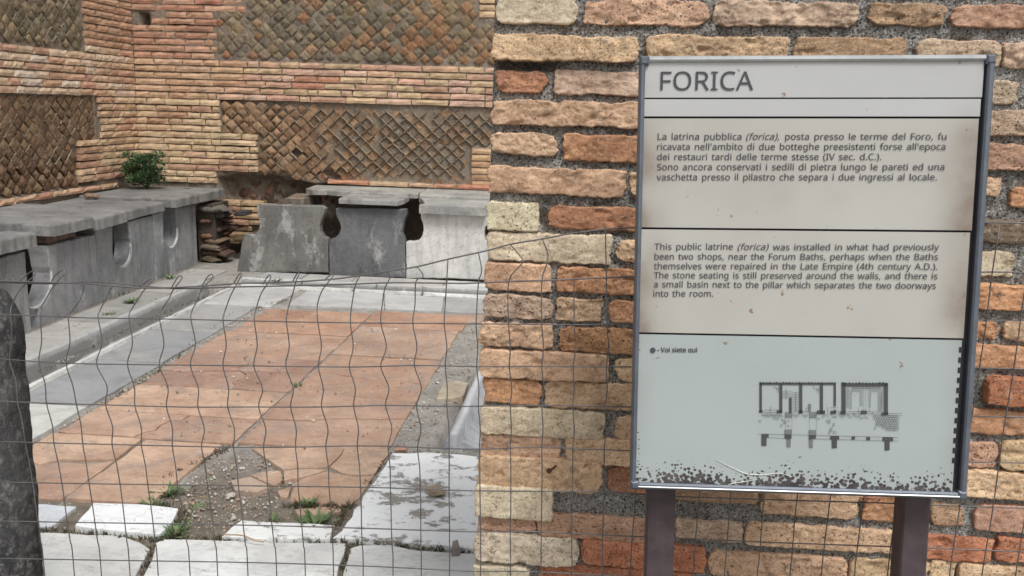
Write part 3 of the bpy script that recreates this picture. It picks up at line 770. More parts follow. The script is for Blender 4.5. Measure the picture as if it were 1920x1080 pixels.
fillets(FLW, LW, 4.5, 7.07, .67, 1.38, lambda u, v: (v > .86) and (u < 6.7 or v > 1.05) and random.random() < .45, -.0125)
fillets(FLW, LW, 4.5, 6.93, 1.745, 2.3, lambda u, v: random.random() < .45, -.001)

# ------------------------------------------------------------------ benches
def slab(name, pts, frame, thick, col, mat, parent, top=0.0, inset=.008, drop=.008, dens=.04, jit=.003):
    V, F = prism(pts, thick, top, inset=inset, drop=drop, dens=dens, jit=jit)
    return mk(name, frame(V), fl(F, frame.flip), mat, parent, tuple(np.array(lin(col))))
LBn = root('stone_bench', (-3.6, 5.9, 0), 'grey stone latrine bench with keyhole slots along the left wall', 'stone bench', 'stone latrine benches')
FX = Frame((-3.32, 0, 0), (0, 1, 0), (0, 0, 1), (1, 0, 0))
def arc(cx, cy, r, a0, a1, k=8): return [(cx + r * math.cos(math.radians(a0 + (a1 - a0) * i / k)), cy + r * math.sin(math.radians(a0 + (a1 - a0) * i / k))) for i in range(k + 1)]
g1, g2, g3, g4 = (156, 157, 159), (146, 148, 150), (150, 152, 154), (154, 155, 156)
def frontslab(y0, y1, z1, slots, col, top=0.0, th=.125):
    """upright slab; slots = [(y, halfwidth, depth)] cut from the top; at an edge only half shows"""
    pts = [(y0, -.03), (y1, -.03)]
    tail = [(y1, z1), (y0, z1)]
    r = list(slots); right = [s for s in r if s[0] >= y1 - .02]; left = [s for s in r if s[0] <= y0 + .02]; mid = [s for s in r if y0 + .02 < s[0] < y1 - .02]
    if right: s = right[0]; pts += [(y1, z1 - s[2])] + [(p[0], p[1]) for p in arc(y1, z1 - s[2] + s[1], s[1], -90, -180)] + [(y1 - s[1] * .8, z1)]
    else: pts += [(y1, z1)]
    for s in mid: pts += [(s[0] + s[1] * .85, z1)] + arc(s[0], z1 - s[2] + s[1], s[1], 0, -180, 12) + [(s[0] - s[1] * .85, z1)]
    if left: s = left[0]; pts += [(y0 + s[1] * .8, z1)] + arc(y0, z1 - s[2] + s[1], s[1], 0, -84)
    else: pts += [(y0, z1)]
    o = slab('front_slab', pts, FX, th, col, GS, LBn, top, dens=.03, jit=.004)
    for s in mid + left:                               # pale crescent strip along the lip of the opening
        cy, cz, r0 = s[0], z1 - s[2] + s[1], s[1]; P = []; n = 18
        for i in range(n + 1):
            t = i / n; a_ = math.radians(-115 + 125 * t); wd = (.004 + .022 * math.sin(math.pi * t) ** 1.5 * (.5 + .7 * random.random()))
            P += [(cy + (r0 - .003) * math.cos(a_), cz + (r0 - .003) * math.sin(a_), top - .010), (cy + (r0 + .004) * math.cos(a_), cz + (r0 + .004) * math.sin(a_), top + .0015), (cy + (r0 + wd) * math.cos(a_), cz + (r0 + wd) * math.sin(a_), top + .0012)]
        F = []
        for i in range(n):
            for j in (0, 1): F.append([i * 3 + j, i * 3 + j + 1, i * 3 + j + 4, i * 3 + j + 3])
        mk('pale_lip', FX(np.array(P)), fl(F, not FX.flip), LM, o, lin((196, 196, 192)))
    return o
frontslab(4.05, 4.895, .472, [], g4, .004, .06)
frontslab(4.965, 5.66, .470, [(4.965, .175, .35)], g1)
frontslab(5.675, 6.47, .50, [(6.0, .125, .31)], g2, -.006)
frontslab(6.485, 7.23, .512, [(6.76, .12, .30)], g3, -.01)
FT = Frame((0, 0, 0), (1, 0, 0), (0, 1, 0), (0, 0, 1))
t1, t2, t3, t4 = (142, 141, 139), (138, 137, 135), (132, 131, 130), (136, 135, 131)
def seat(y0, y1, xf, z, col, lo=None, hi=None, th=.078, tx=0, ty=0):
    """seat slab; lo/hi = keyhole at that edge (reach of slot, radius)"""
    xb = -4.035
    pts = [(xb, y0)]
    if lo: rr = lo; pts += [(xf - .36, y0)] + arc(xf - .27, y0, rr, 180, 0, 8) + [(xf - .16, y0 + .03), (xf, y0 + .04)]
    else: pts += [(xf, y0)]
    if hi: rr = hi; pts += [(xf, y1 - .04), (xf - .16, y1 - .03)] + arc(xf - .27, y1, rr, 0, -180, 8) + [(xf - .36, y1)]
    else: pts += [(xf, y1)]
    pts += [(xb, y1)]
    V, F = prism(pts, th, z, inset=.014, drop=.014, dens=.035, jit=.007)
    V[:, 2] += (V[:, 0] - xf) * tx + (V[:, 1] - (y0 + y1) / 2) * ty
    return mk('seat_slab', V, F, GT, LBn, lin(col))
seat(4.05, 4.93, -3.235, .600, t1, hi=.09, th=.085, tx=-.01, ty=-.02)
seat(5.04, 5.51, -3.24, .614, t2, lo=.09, th=.075)
seat(5.535, 5.945, -3.225, .604, t1, hi=.085, th=.08, ty=.03, tx=-.02)
seat(5.97, 6.66, -3.30, .590, t3, lo=.085, hi=.08, th=.07, ty=.012)
seat(6.685, 7.64, -3.255, .610, t4, lo=.08, th=.075)
# packing stones between front slabs and seats
for (a, b, z0, z1, c) in ((4.3, 4.84, .478, .53, (150, 130, 112)), (5.16, 5.5, .478, .53, (134, 112, 98)), (6.16, 6.4, .503, .526, (128, 120, 112)), (6.5, 7.2, .514, .528, (124, 120, 114))):
    u = a
    while u < b - .04:
        e = min(b, u + .1 + .14 * random.random()); sd_ += 1
        V, F = block(u, e - .012, z0, z1, .08, 4, 2, sd_, n0=-.02 - random.random() * .01, coarse=True, edge=.004, rough=.004)
        mk('packing_brick', FX(V), fl(F, FX.flip), BR, LBn, vary(c)); u = e
# inner masonry end stack
STK = root('brick_stack', (-3.2, 7.3, 0), 'crumbling stack of worn bricks propping the end of the left bench', 'brick stack')
FS = Frame((-.06, 7.27, 0), (1, 0, 0), (0, 0, 1), (0, -1, 0))
z = .0; k = 0
for (h, a, b, c, d) in ((.052, -3.27, -3.08, (138, 124, 96), .0), (.05, -3.26, -3.03, (128, 96, 80), .02), (.055, -3.27, -3.10, (150, 132, 108), .0), (.05, -3.25, -3.08, (160, 132, 96), -.01), (.045, -3.27, -3.13, (168, 116, 84), 0),
                        (.05, -3.27, -3.12, (122, 92, 80), -.03), (.035, -3.26, -3.15, (140, 120, 110), -.02), (.045, -3.27, -3.12, (150, 106, 88), 0), (.06, -3.26, -3.05, (118, 114, 110), -.02), (.05, -3.28, -3.05, (140, 132, 120), .02)):
    a += (random.random() - .5) * .02; b += (random.random() - .5) * .07; d -= .05 * random.random()
    sd_ += 1; V, F = block(a, b, z, z + h - .008, .18, 8, 4, sd_, rnd=.012, edge=.010, rough=.010, n0=d, cornercut=.02, skew=(random.random() - .5) * .1)
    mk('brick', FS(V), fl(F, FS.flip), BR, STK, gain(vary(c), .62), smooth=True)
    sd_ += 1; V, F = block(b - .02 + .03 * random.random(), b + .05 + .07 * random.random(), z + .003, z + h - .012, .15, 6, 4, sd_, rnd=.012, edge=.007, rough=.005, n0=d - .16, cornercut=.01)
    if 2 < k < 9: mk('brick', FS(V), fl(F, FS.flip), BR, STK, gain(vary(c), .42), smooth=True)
    z += h; k += 1
V, F = prism([(-3.36, 7.31), (-3.20, 7.31), (-3.22, 7.66), (-3.36, 7.66)], .5, .50, jit=.012); mk('mortar_fill', V, F, DKM, STK)

BB = root('stone_bench', (-1.6, 7.3, 0), 'broken grey and white stone bench with keyhole openings under the back wall', 'stone bench', 'stone latrine benches')
FY = Frame((0, 7.0, 0), (1, 0, 0), (0, 0, 1), (0, -1, 0))
def bpx(l): return [tuple(aty(440 + x / 3, 320 + y / 3, 7.0)[[0, 2]]) for x, y in l]
ysc = [(12, 572), (30, 470), (40, 400), (60, 355), (85, 362), (112, 360), (132, 335), (142, 300), (135, 265), (124, 235), (124, 200), (140, 190), (300, 196), (490, 201), (507, 215), (504, 240), (488, 275), (478, 310), (480, 345), (497, 372), (520, 384), (526, 410), (525, 500), (526, 575), (260, 572)]
slab('front_slab', bpx(ysc), FY, .08, (130, 128, 122), GS, BB)
b2 = [(529, 600), (530, 500), (529, 410), (534, 388), (560, 380), (584, 358), (595, 325), (590, 295), (575, 268), (566, 245), (567, 214), (700, 212), (820, 213), (962, 220), (965, 250), (950, 290), (944, 325), (938, 350), (950, 380), (958, 410), (960, 500), (962, 604), (760, 604)]
slab('front_slab', bpx(b2), FY, .08, (112, 113, 116), GS, BB, top=-.005)
b3 = [(966, 606), (964, 500), (962, 402), (975, 398), (1000, 400), (1035, 392), (1055, 368), (1063, 335), (1060, 300), (1048, 272), (1046, 238), (1240, 238), (1422, 240), (1424, 300), (1408, 320), (1402, 350), (1408, 390), (1424, 405), (1424, 615), (1180, 606)]
slab('front_slab', bpx(b3), FY, .08, (214, 213, 208), LM, BB, top=.004)
slab('front_slab', [(-.80, 0), (-.80, .30), (-.74, .30), (-.72, .40), (-.76, .53), (-.1, .53), (-.1, 0)], FY, .08, (186, 184, 178), LM, BB)
def bseat(pxs, z, th, col):
    pts = [tuple(atz(440 + x / 3, 320 + y / 3, z)[:2]) for x, y in pxs]
    V, F = prism(pts, th, z, inset=.008, drop=.01, dens=.04, jit=.004); mk('seat_slab', V, F, GT, BB, lin(col))
def wpts(l): return l
def wseat(pts, z, th, col, jit=.004, tilt=0.0):
    V, F = prism(pts, th, z, inset=.008, drop=.01, dens=.04, jit=jit)
    V[:, 2] += (V[:, 1] - 7.0) * tilt
    mk('seat_slab', V, F, GT, BB, lin(col))
wseat([(-2.42, 7.40), (-2.34, 7.33), (-2.22, 7.36), (-2.12, 7.31), (-2.0, 7.33), (-1.99, 7.27), (-1.51, 7.27), (-1.49, 7.34), (-1.43, 7.36), (-1.43, 7.69), (-2.42, 7.69)], .655, .045, (170, 167, 158), .008, .02)
wseat([(-1.42, 7.36), (-1.395, 7.24), (-.45, 7.24), (-.45, 7.69), (-1.42, 7.69)], .652, .06, (174, 171, 163), .006, .03)
wseat([(-2.00, 6.95), (-1.52, 6.95), (-1.49, 7.06), (-1.49, 7.262), (-1.985, 7.262), (-2.01, 7.06)], .638, .042, (164, 163, 158), .003, .03)
wseat([(-1.39, 7.235), (-1.35, 7.14), (-1.30, 6.96), (-1.34, 6.93), (-.80, 6.93), (-.80, 7.06), (-.74, 7.14), (-.72, 7.235)], .622, .074, (172, 171, 166), .003, .06)
wseat([(-.70, 6.95), (-.1, 6.95), (-.1, 7.235), (-.60, 7.235)], .622, .074, (172, 171, 166), .003, .06)
V, F = prism([(-2.55, 7.25), (-2.40, 7.2), (-2.36, 7.66), (-2.6, 7.66)], .6, .59, jit=.015); mk('mortar_fill', V, F, WM, BB)

# ------------------------------------------------------------------ brick pier in front
PR = root('brick_pier', (.3, 1.75, 0), 'close brick pier of orange and cream bricks in gritty mortar behind the sign', 'brick wall')
FP = Frame((0, 1.75, 0), (1, 0, 0), (0, 0, 1), (0, -1, 0))
CO = {'c': (226, 199, 174), 'y': (216, 180, 140), 't': (210, 174, 138), 'p': (206, 166, 134), 'o': (202, 144, 100), 'O': (184, 126, 90), 'r': (192, 148, 124), 'R': (190, 118, 80), 'g': (198, 170, 148), 'd': (122, 103, 88), 'b': (182, 146, 114), 'w': (216, 194, 172), 'm': (214, 198, 180)}
BL = [  # x0, x1, ytop, ybot, colour, proud mm
 (930,1082,-6,45,'c',2),(1095,1328,1,48,'p',1),(1335,1608,3,50,'g',3),(1628,1773,5,48,'b',0),(1780,2010,9,53,'r',2),
 (923,1197,68,115,'y',14),(1212,1477,68,112,'t',2),(1488,1702,70,118,'b',1),(1717,1876,75,124,'g',1),(1880,2040,80,131,'g',3),
 (928,1026,133,174,'O',-6),(1041,1240,133,180,'g',0),(923,1222,190,237,'p',5),(918,1044,249,291,'p',6),(1056,1235,252,304,'o',2),
 (916,1172,315,366,'p',4),(1179,1260,322,370,'t',-3),(915,1010,379,432,'c',6),(1025,1240,388,432,'O',0),(915,1147,438,491,'c',3),(1157,1250,452,492,'t',-4),
 (909,1033,493,545,'p',6),(1043,1250,503,552,'o',3),(905,1038,553,597,'g',3),(1043,1129,559,602,'t',-4),(1140,1240,564,606,'o',0),
 (901,1036,605,650,'t',4),(1047,1240,615,662,'o',2),(900,1143,659,711,'p',7),(1152,1250,674,717,'y',-2),(907,1014,711,757,'o',2),(1020,1240,718,767,'t',3),
 (901,1134,767,818,'c',5),(1151,1250,781,826,'t',-2),(900,1051,815,861,'p',0),(1060,1240,823,873,'t',5),(898,1129,858,917,'t',9),(1137,1246,879,925,'O',0),
 (892,1036,908,967,'c',16),(897,1006,958,995,'r',2),(1007,1252,967,1012,'r',4),(891,1085,1001,1054,'m',10),(1090,1324,1016,1064,'R',6),(888,995,1060,1108,'c',8),(1007,1300,1064,1110,'R',0),
 (1255,1425,915,942,'b',0),(1428,1606,917,968,'p',3),(1620,1700,928,978,'o',1),(1266,1394,976,1013,'g',2),(1398,1690,987,1029,'t',4),(1327,1588,1038,1085,'p',4),(1594,1740,1050,1098,'y',0),
 (1825,1908,150,194,'w',0),(1835,2020,208,257,'g',2),(1835,1990,270,320,'r',6),(1820,1877,332,369,'t',-3),(1891,1990,352,391,'o',2),(1820,1990,414,457,'d',-2),(1815,1901,472,517,'c',1),(1810,2000,534,582,'o',6),
 (1800,1871,602,636,'o',-2),(1884,1990,602,640,'t',0),(1790,2010,648,692,'o',3),(1843,1990,706,758,'R',20),(1790,1990,768,815,'o',4),(1770,1868,828,876,'r',0),(1873,2010,828,882,'y',5),(1770,2010,884,934,'y',8),
 (1745,1808,946,986,'b',0),(1827,1990,948,998,'r',4),(1700,1861,1006,1050,'R',3),(1866,2010,1010,1056,'R',4),(1740,1788,1052,1100,'t',0),(1793,2010,1062,1108,'t',6)]
def pxbrick(x0, x1, yt, yb, col, proud, hi=True):
    global sd_
    xm = (x0 + x1) / 2
    a = aty(x0, (yt + yb) / 2, 1.75); b = aty(x1, (yt + yb) / 2, 1.75)
    zt = aty(xm, yt, 1.75)[2]; zb = aty(xm, yb, 1.75)[2]
    return a[0], b[0], zb, zt
PB = []
for x0, x1, yt, yb, c, pr in BL: PB.append((*pxbrick(x0, x1, yt, yb, c, pr), c, pr, 1))
# bricks hidden behind the sign board, above, below and to the right of the picture
def rnd_course(zb, zt, u0, u1):
    u = u0
    while u < u1 - .03:
        L = .10 + .17 * random.random(); e = min(u + L, u1)
        if u1 - e < .05: e = u1
        PB.append((u + .006, e - .006, zb, zt, pick('ctpoOgptbg'), 2, 0)); u = e
for (yt, yb, xa, xb) in ((133, 180, 1245, 1820), (192, 240, 1228, 1830), (254, 304, 1240, 1830), (316, 366, 1265, 1815), (390, 434, 1245, 1815), (440, 492, 1255, 1810), (505, 552, 1255, 1805),
                         (562, 606, 1245, 1795), (616, 662, 1245, 1785), (674, 718, 1255, 1785), (720, 768, 1245, 1838), (782, 826, 1255, 1765), (826, 872, 1245, 1765), (880, 912, 1252, 1765)):
    a = aty(xa, (yt + yb) / 2, 1.75); b = aty(xb, (yt + yb) / 2, 1.75)
    zt, zb = aty(1200, yt, 1.75)[2], aty(1200, yb, 1.75)[2]
    rnd_course(zb, zt, a[0] + .005, b[0] - .005)
zz = aty(1000, -25, 1.75)[2]
for k in range(4): rnd_course(zz + k * .072, zz + k * .072 + .05, -.195, 1.5)
zz = aty(1000, 1122, 1.75)[2]
for k in range(6):
    if zz - k * .068 > .05: rnd_course(zz - k * .068 - .048, zz - k * .068, -.205, 1.5)
for k in range(21): 
    z0 = .30 + k * .068
    rnd_course(z0, z0 + .048, 1.02 + .05 * random.random(), 1.5)
side = []
for (u0, u1, zb, zt, c, pr, hi) in PB:
    sd_ += 1
    L = u1 - u0; nx = max(8, int(L / .0036)) if hi else 8; nz = 16 if hi else 4
    corner = u0 < -.17
    rough = {'c': .0016, 'm': .003, 'g': .0026, 'd': .003}.get(c, .0024) * (1.0 + .6 * random.random())
    V, F = block(u0, u1, zb, zt, .24 if corner else .09, nx, nz, sd_, rnd=.0028 if hi else .004, edge=.0024, rough=rough, n0=max(pr, 0) * .001 + .002, cornercut=(.009 * random.random() ** 2 + .002) if hi else 0, coarse=not hi, skew=(random.random() - .5) * .01)
    o = mk('brick', FP(V), F, HB, PR, gain(vary(CO[c], .08), (1.32, 1.30, 1.20)), smooth=hi)
    if corner: side.append((zb, zt, c))
for i, (zb, zt, c) in enumerate(side):                                # return face of the pier
    sd_ += 1; FPs = Frame((-.197, 1.75, 0), (0, 1, 0), (0, 0, 1), (-1, 0, 0))
    V, F = block(.25, .50, zb, zt, .05, 8, 4, sd_, rnd=.006, edge=.003, rough=.003, n0=.0, coarse=True)
    mk('brick', FPs(V), fl(F, FPs.flip), HB, PR, gain(vary(CO[c], .1), (1.32, 1.30, 1.20)))
def pier_fn(U, V):
    N = -.0055 + .005 * fbm(U * 22, V * 30, 1, 3) + .006 * fbm(U * 90, V * 90, 4, 3) + .0034 * vn(U * 260, V * 260, 2)
    for (px_, py_, a, b, d) in ((985, 122, .062, .011, .045), (1420, 100, .02, .012, .012), (1800, 80, .02, .012, .012), (1016, 415, .012, .02, .015), (1170, 438, .03, .012, .010), (1100, 945, .10, .02, -.004)):
        p = aty(px_, py_, 1.75); q = ((U - p[0]) / a) ** 4 + ((V - p[2]) / b) ** 4
        N = N - d * np.exp(-q)
    N = N - .012 * sstep(-.188, -.205, U)
    return N
Vs = wall_core('mortar_core', FP, np.arange(-.196, 1.5, .0055), np.arange(-.1, 1.98, .0055), pier_fn, PM, .52, PR)
# rusty nail driven into a joint
p = aty(1047, 872, 1.75); q = aty(1029, 883, 1.70)
V, F = tube([p + (0, .01, .0), (p * .5 + q * .5), q], .0026, 8); V2, F2 = tube([q + (q - p) * .02, q - (q - p) * .06], .0055, 12)
bag = Bag(); bag.add(V, F, (1, 1, 1)); bag.add(V2, F2, (1, 1, 1))
tag(bag.out('nail', RUST), 'rusty nail sticking out of the mortar joint near the pier edge', 'nail')

# ------------------------------------------------------------------ dark stone post at the left edge
def stele():
    X0, X1 = -1.50, aty(60, 800, 1.84)[0]
    us = np.linspace(0, 1, 40); vs = np.linspace(0, 1, 90)
    S, T = np.meshgrid(us, vs)
    topz = aty(5, 542, 1.72)[2]
    # arched top: right shoulder falls away
    U = X0 + (X1 - X0) * S
    sh = topz - .085 * np.clip((U - (X1 - .10)) / .10, 0, 1) ** 2.6 - .05 * np.clip(((X0 + .12) - U) / .12, 0, 1) ** 2
    Z = -.05 + (sh + .05) * T + .006 * fbm(U * 20, T * 3, 1) * T
    U = U + .006 * fbm(Z * 25, 3, 2) * (S > .5)
    d = np.minimum(np.minimum(S * (X1 - X0), (1 - S) * (X1 - X0)), (1 - T) * topz); t = np.clip(1 - d / .02, 0, 1)
    N = -.02 * (1 - np.sqrt(1 - t * t)) + .006 * fbm(U * 18, Z * 18, 5) + .004 * fbm(U * 60, Z * 60, 7, 3)
    G = np.stack([U, Z, N], -1).reshape(-1, 3); nx, nz = 39, 89; F = gridF(nx, nz); n = 40
    loop = list(range(n)) + [nx + n * j for j in range(1, nz + 1)] + [nx - i + n * nz for i in range(1, n)] + [n * j for j in range(nz - 1, 0, -1)]
    bk = G[loop].copy(); bk[:, 2] = -.12; base = len(G); m = len(loop)
    F += [[loop[(k + 1) % m], loop[k], base + k, base + (k + 1) % m] for k in range(m)]; F.append([base + k for k in range(m)][::-1])
    fr = Frame((0, 1.72, 0), (1, 0, 0), (0, 0, 1), (0, -1, 0))
    m_ = MT('lichened_basalt', .95, .2)
    c = m_.mix(m_.ramp(m_.noise(9, 6, .7), .36, .66), lin((74, 74, 78)), lin((118, 117, 117)))
    c = m_.mix(m_.ramp(m_.noise(42, 7, .82), .50, .60, 0, .85), c, lin((160, 157, 150)))
    c = m_.mix(m_.ramp(m_.noise(90, 5, .8), .56, .66, 0, .8), c, lin((42, 42, 46)))
    c = m_.mix(m_.ramp(m_.noise(12, 6, .8), .66, .72, 0, .6), c, lin((136, 118, 86)))
    m_.bump(m_.noise(40, 9, .85), 1, .012); m_.bump(m_.voro(70), .6, .004)
    o = mk('stone_post', fr(np.concatenate([G, bk])), fl(F, fr.flip), m_.done(c), smooth=True)
    tag(o, 'dark grey lichen-covered stone post with rounded shoulder at left edge', 'stone post')
stele()

# ------------------------------------------------------------------ marble basin by the pier
def basin():
    y0, y1 = 3.42, 4.55
    prof = [(-.60, -.05), (-.585, .012), (-.565, .035), (-.545, .035), (-.53, .02), (-.49, -.03), (-.43, -.075), (-.33, -.095), (-.2, -.09), (-.12, -.03), (-.09, .03), (-.04, .03), (-.04, -.13), (-.6, -.13)]
    V = []; k = 26; m = len(prof)
    for i in range(k + 1):
        t = i / k; y = y0 + (y1 - y0) * t
        e = sstep(.0, .06, t) if i < 4 else 1
        for j, (x, z_) in enumerate(prof):
            V.append((x + .05 * t * (1 if x < -.4 else 0) + .003 * float(vn(t * 16, j)) + (1 - t) * .045 * (x < -.5), y, z_ + .03 + .003 * float(vn(t * 13, j * 2.1, 3))))
    F = []
    for i in range(k):
        for j in range(m): F.append([i * m + j, i * m + (j + 1) % m, (i + 1) * m + (j + 1) % m, (i + 1) * m + j])
    F.append(list(range(m))); F.append([k * m + j for j in range(m)][::-1])
    m_ = MT('streaked_marble', .7, .3)
    x = m_.sep()[0]
    st = m_.noise(1, 7, .75, co=m_.scale((9, 16, 9)), dist=.8)
    c = m_.mix(m_.ramp(st, .34, .66), lin((178, 179, 182)), lin((128, 131, 137)))
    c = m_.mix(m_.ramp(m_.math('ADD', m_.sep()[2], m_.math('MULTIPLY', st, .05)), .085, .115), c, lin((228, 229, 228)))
    c = m_.mix(m_.ramp(m_.noise(26, 6, .8), .58, .68, 0, .5), c, lin((120, 116, 110)))
    m_.bump(m_.noise(40, 7, .8), .5, .003)
    o = mk('stone_basin', np.array(V), F, m_.done(c), smooth=True)
    bm = bmesh.new(); bm.from_mesh(o.data); bmesh.ops.recalc_face_normals(bm, faces=bm.faces); bm.to_mesh(o.data); bm.free()
    tag(o, 'small streaked marble basin sunk in the floor beside the brick pier', 'basin')
basin()

# ------------------------------------------------------------------ wire fence
FN = root('wire_fence', (0, 1.5, 0), 'bent welded wire mesh fence crossing in front of the room and pier', 'fence')
FYD = 1.5
def wpt(x, y, dy=0.0): return aty(x, y, FYD + dy)
def wire(pts, name, r=.0011, sub=5):
    P = spline(np.array(pts), sub); V, F = tube(P, r, 7); mk(name, V, F, WIRE, FN, smooth=True)
hz = [
 [(-60,526),(0,527),(100,530),(167,532),(267,540),(350,538),(440,532),(560,528),(627,523),(673,517),(730,508),(782,500),(840,486),(913,470),(957,458),(1017,448),(1070,438),(1135,430),(1190,427),(1400,424),(1700,419),(1846,417),(1920,418),(2060,419)],
 [(-60,527),(0,529),(90,532),(160,528),(240,533),(330,541),(440,538),(540,536),(647,533),(740,530),(837,531),(880,531),(953,528),(1043,525),(1188,519),(1500,514),(1840,510),(1920,511),(2060,513)],
 [(-60,588),(0,589),(133,595),(240,597),(360,599),(480,602),(640,605),(780,606),(880,607),(1000,608),(1077,609),(1187,607),(1500,603),(1830,601),(1920,601),(2060,602)],
 [(-60,671),(0,673),(122,681),(297,684),(480,686),(658,688),(778,685),(880,687),(1016,687),(1187,688),(1500,688),(1825,690),(1920,692),(2060,694)],
 [(-60,750),(0,752),(90,756),(196,759),(340,763),(480,763),(600,763),(728,760),(850,762),(1015,760),(1182,763),(1500,770),(1820,780),(1920,782),(2060,785)],
 [(-60,826),(0,828),(240,834),(480,839),(689,836),(880,842),(1013,839),(1180,845),(1500,856),(1812,866),(1920,868),(2060,872)],
 [(-60,903),(0,904),(240,908),(480,911),(700,914),(880,920),(1110,922),(1213,927),(1269,931),(1480,938),(1681,944),(1757,947),(1920,953),(2060,958)],
 [(-60,975),(0,977),(240,981),(480,985),(700,991),(880,997),(1000,997),(1213,1007),(1266,1009),(1470,1018),(1676,1025),(1750,1028),(1920,1035),(2060,1041)],
 [(-60,1045),(0,1047),(240,1051),(480,1055),(700,1062),(880,1071),(1000,1072),(1260,1085),(1500,1095),(1920,1115),(2060,1122)]]
def hy(k, x):
    a = np.array(hz[k]); return float(np.interp(x, a[:, 0], a[:, 1]))
for k, L in enumerate(hz): wire([wpt(x, y, .0015 * (k % 2)) for x, y in L], 'horizontal_wire', .0014 if k < 2 else .0012)
for k in range(1, 7):
    zz = wpt(0, 1045)[2] - .066 * k
    if zz > 0: wire([(x, 1.5, zz + .0 * x + .003 * random.random()) for x in np.linspace(-1.22, 1.35, 12)], 'horizontal_wire')
xs8 = {0:(20,18,33,47,61,71,81),1:(75,73,87,101,116,126,137),2:(128,124,143,155,167,178,188),3:(184,181,198,210,225,234,242),4:(242,239,253,265,277,287,295),5:(299,299,312,323,333,346,355),6:(358,357,371,378,389,399,407),7:(418,418,427,438,447,456,464),
 8:(477,476,485,494,502,510,518),9:(537,536,545,554,559,566,572),10:(596,597,603,611,617,623,625),11:(657,655,663,670,676,678,681),12:(714,714,723,728,732,734,737),13:(774,777,781,783,788,789,790),14:(833,835,838,842,842,843,843),15:(893,894,897,899,900,901,901),
 16:(954,955,957,957,958,957,957),17:(1016,1016,1016,1016,1016,1015,1014),18:(1077,1075,1074,1074,1073,1072,1072),19:(1138,1137,1135,1133,1132,1130,1129)}
tops = {0:[(22,573),(33,550),(50,530),(63,518),(67,511),(62,508),(53,513),(37,527)],1:[(77,577),(88,557),(100,537),(117,518),(122,511),(117,506),(103,517),(95,530)],2:[(132,587),(147,567),(155,550),(158,531)],3:[(187,583),(197,563),(207,543),(214,535)],
 4:[(245,583),(260,560),(268,547),(283,530),(286,523),(277,526),(263,538)],5:[(302,583),(317,560),(325,543),(338,527),(341,518),(333,520),(322,539)],6:[(360,583),(370,563),(380,540),(397,523),(398,515),(390,518),(378,537)],7:[(422,583),(433,553),(447,527),(453,514),(448,515),(437,533)],
 8:[(480,580),(490,550),(503,530),(508,518),(503,517),(493,533)],9:[(540,580),(550,547),(555,527),(561,514),(557,513),(548,529)],10:[(595,573),(603,547),(617,527),(625,517),(621,515),(608,525)],11:[(660,570),(667,533),(675,518)],12:[(717,570),(722,540),(732,519),(730,509)],
 13:[(778,573),(780,528),(793,520),(790,510),(782,500)],14:[(835,570),(838,520),(840,486)],15:[(897,533),(903,507),(897,473)],16:[(954,528),(978,495),(979,485),(957,458)],17:[(1016,528),(1025,495),(1027,475),(1017,448)],18:[(1076,524)],19:[(1137,520),(1136,475),(1135,430)]}
for v_, xs in xs8.items():
    down = []
    bul = 9 if 3 <= v_ <= 13 else (3 if v_ > 13 else 4)
    for k, x in enumerate(xs):
        y = hy(k + 2, x); down.append((x, y))
        if k < 6:
            x2 = xs[k + 1]; y2 = hy(k + 3, x2); f_ = [1, 1, .8, .15, .05, 0][k] * bul * (.6 + .7 * random.random())
            down.append(((x + x2) / 2 + f_, (y + y2) / 2 + (4 if k < 3 else 0)))
    up = tops[v_][::-1]; n_up = len(up)
    P = [wpt(x, y, .004 + .02 * max(0, (n_up - 2 - i)) / n_up) for i, (x, y) in enumerate(up)] + [wpt(x, y, -.003) for x, y in down]
    e = P[-1].copy(); e2 = e.copy(); e2[2] = .02; P += [e * .5 + e2 * .5, e2]
    wire(P, 'vertical_wire')
for xb in (1190, 1251, 1310, 1369, 1432, 1494, 1555, 1618, 1681, 1745, 1800, 1862, 1926, 1990):
    b = wpt(xb, 945, -.003); topy = 427 - (xb - 1190) * .0137
    zt = wpt(xb, topy, 0)[2]; P = [np.array([b[0] + .001 * math.sin(i * 2.1 + xb), b[1], zt + (.02 - zt) * i / 14]) for i in range(15)]
    wire(P, 'vertical_wire', sub=2)

# ------------------------------------------------------------------ information sign
C0 = np.array([.35225412, 1.42, 1.14145687]); SU = np.array([.99948279, .0125211, .02962048]); SV = np.array([-.03061968, .08904857, .99555652]); SV /= np.linalg.norm(SV)
SN = np.cross(SU, SV); SN /= np.linalg.norm(SN)          # points away from or to the viewer
if SN[1] > 0: SN = -SN
FSg = Frame(C0, SU, SV, SN); WS, HS = .53990233, .70401857
def suv(px, py):
    d = ray(px, py); t = np.dot(C0 - O, SN) / np.dot(d, SN); q = O + d * t - C0; return float(np.dot(q, SU)), float(np.dot(q, SV))
SG = root('information_sign', tuple(C0 - np.array([0, 0, C0[2]]) + np.array([0, .03, 0])), 'weathered bilingual panel sign reading FORICA on two purple-brown posts', 'sign')
def sp(name, V, F, mat, parent=SG, color=None, smooth=False): return mk(name, FSg(V), fl(F, FSg.flip), mat, parent, color, smooth)
hw, hh = WS / 2, HS / 2
V, F = boxv(-hw + .004, hw - .004, -hh + .004, hh - .004, -.022, -.006); sp('backing_board', V, F, BLK)
fw = .0085
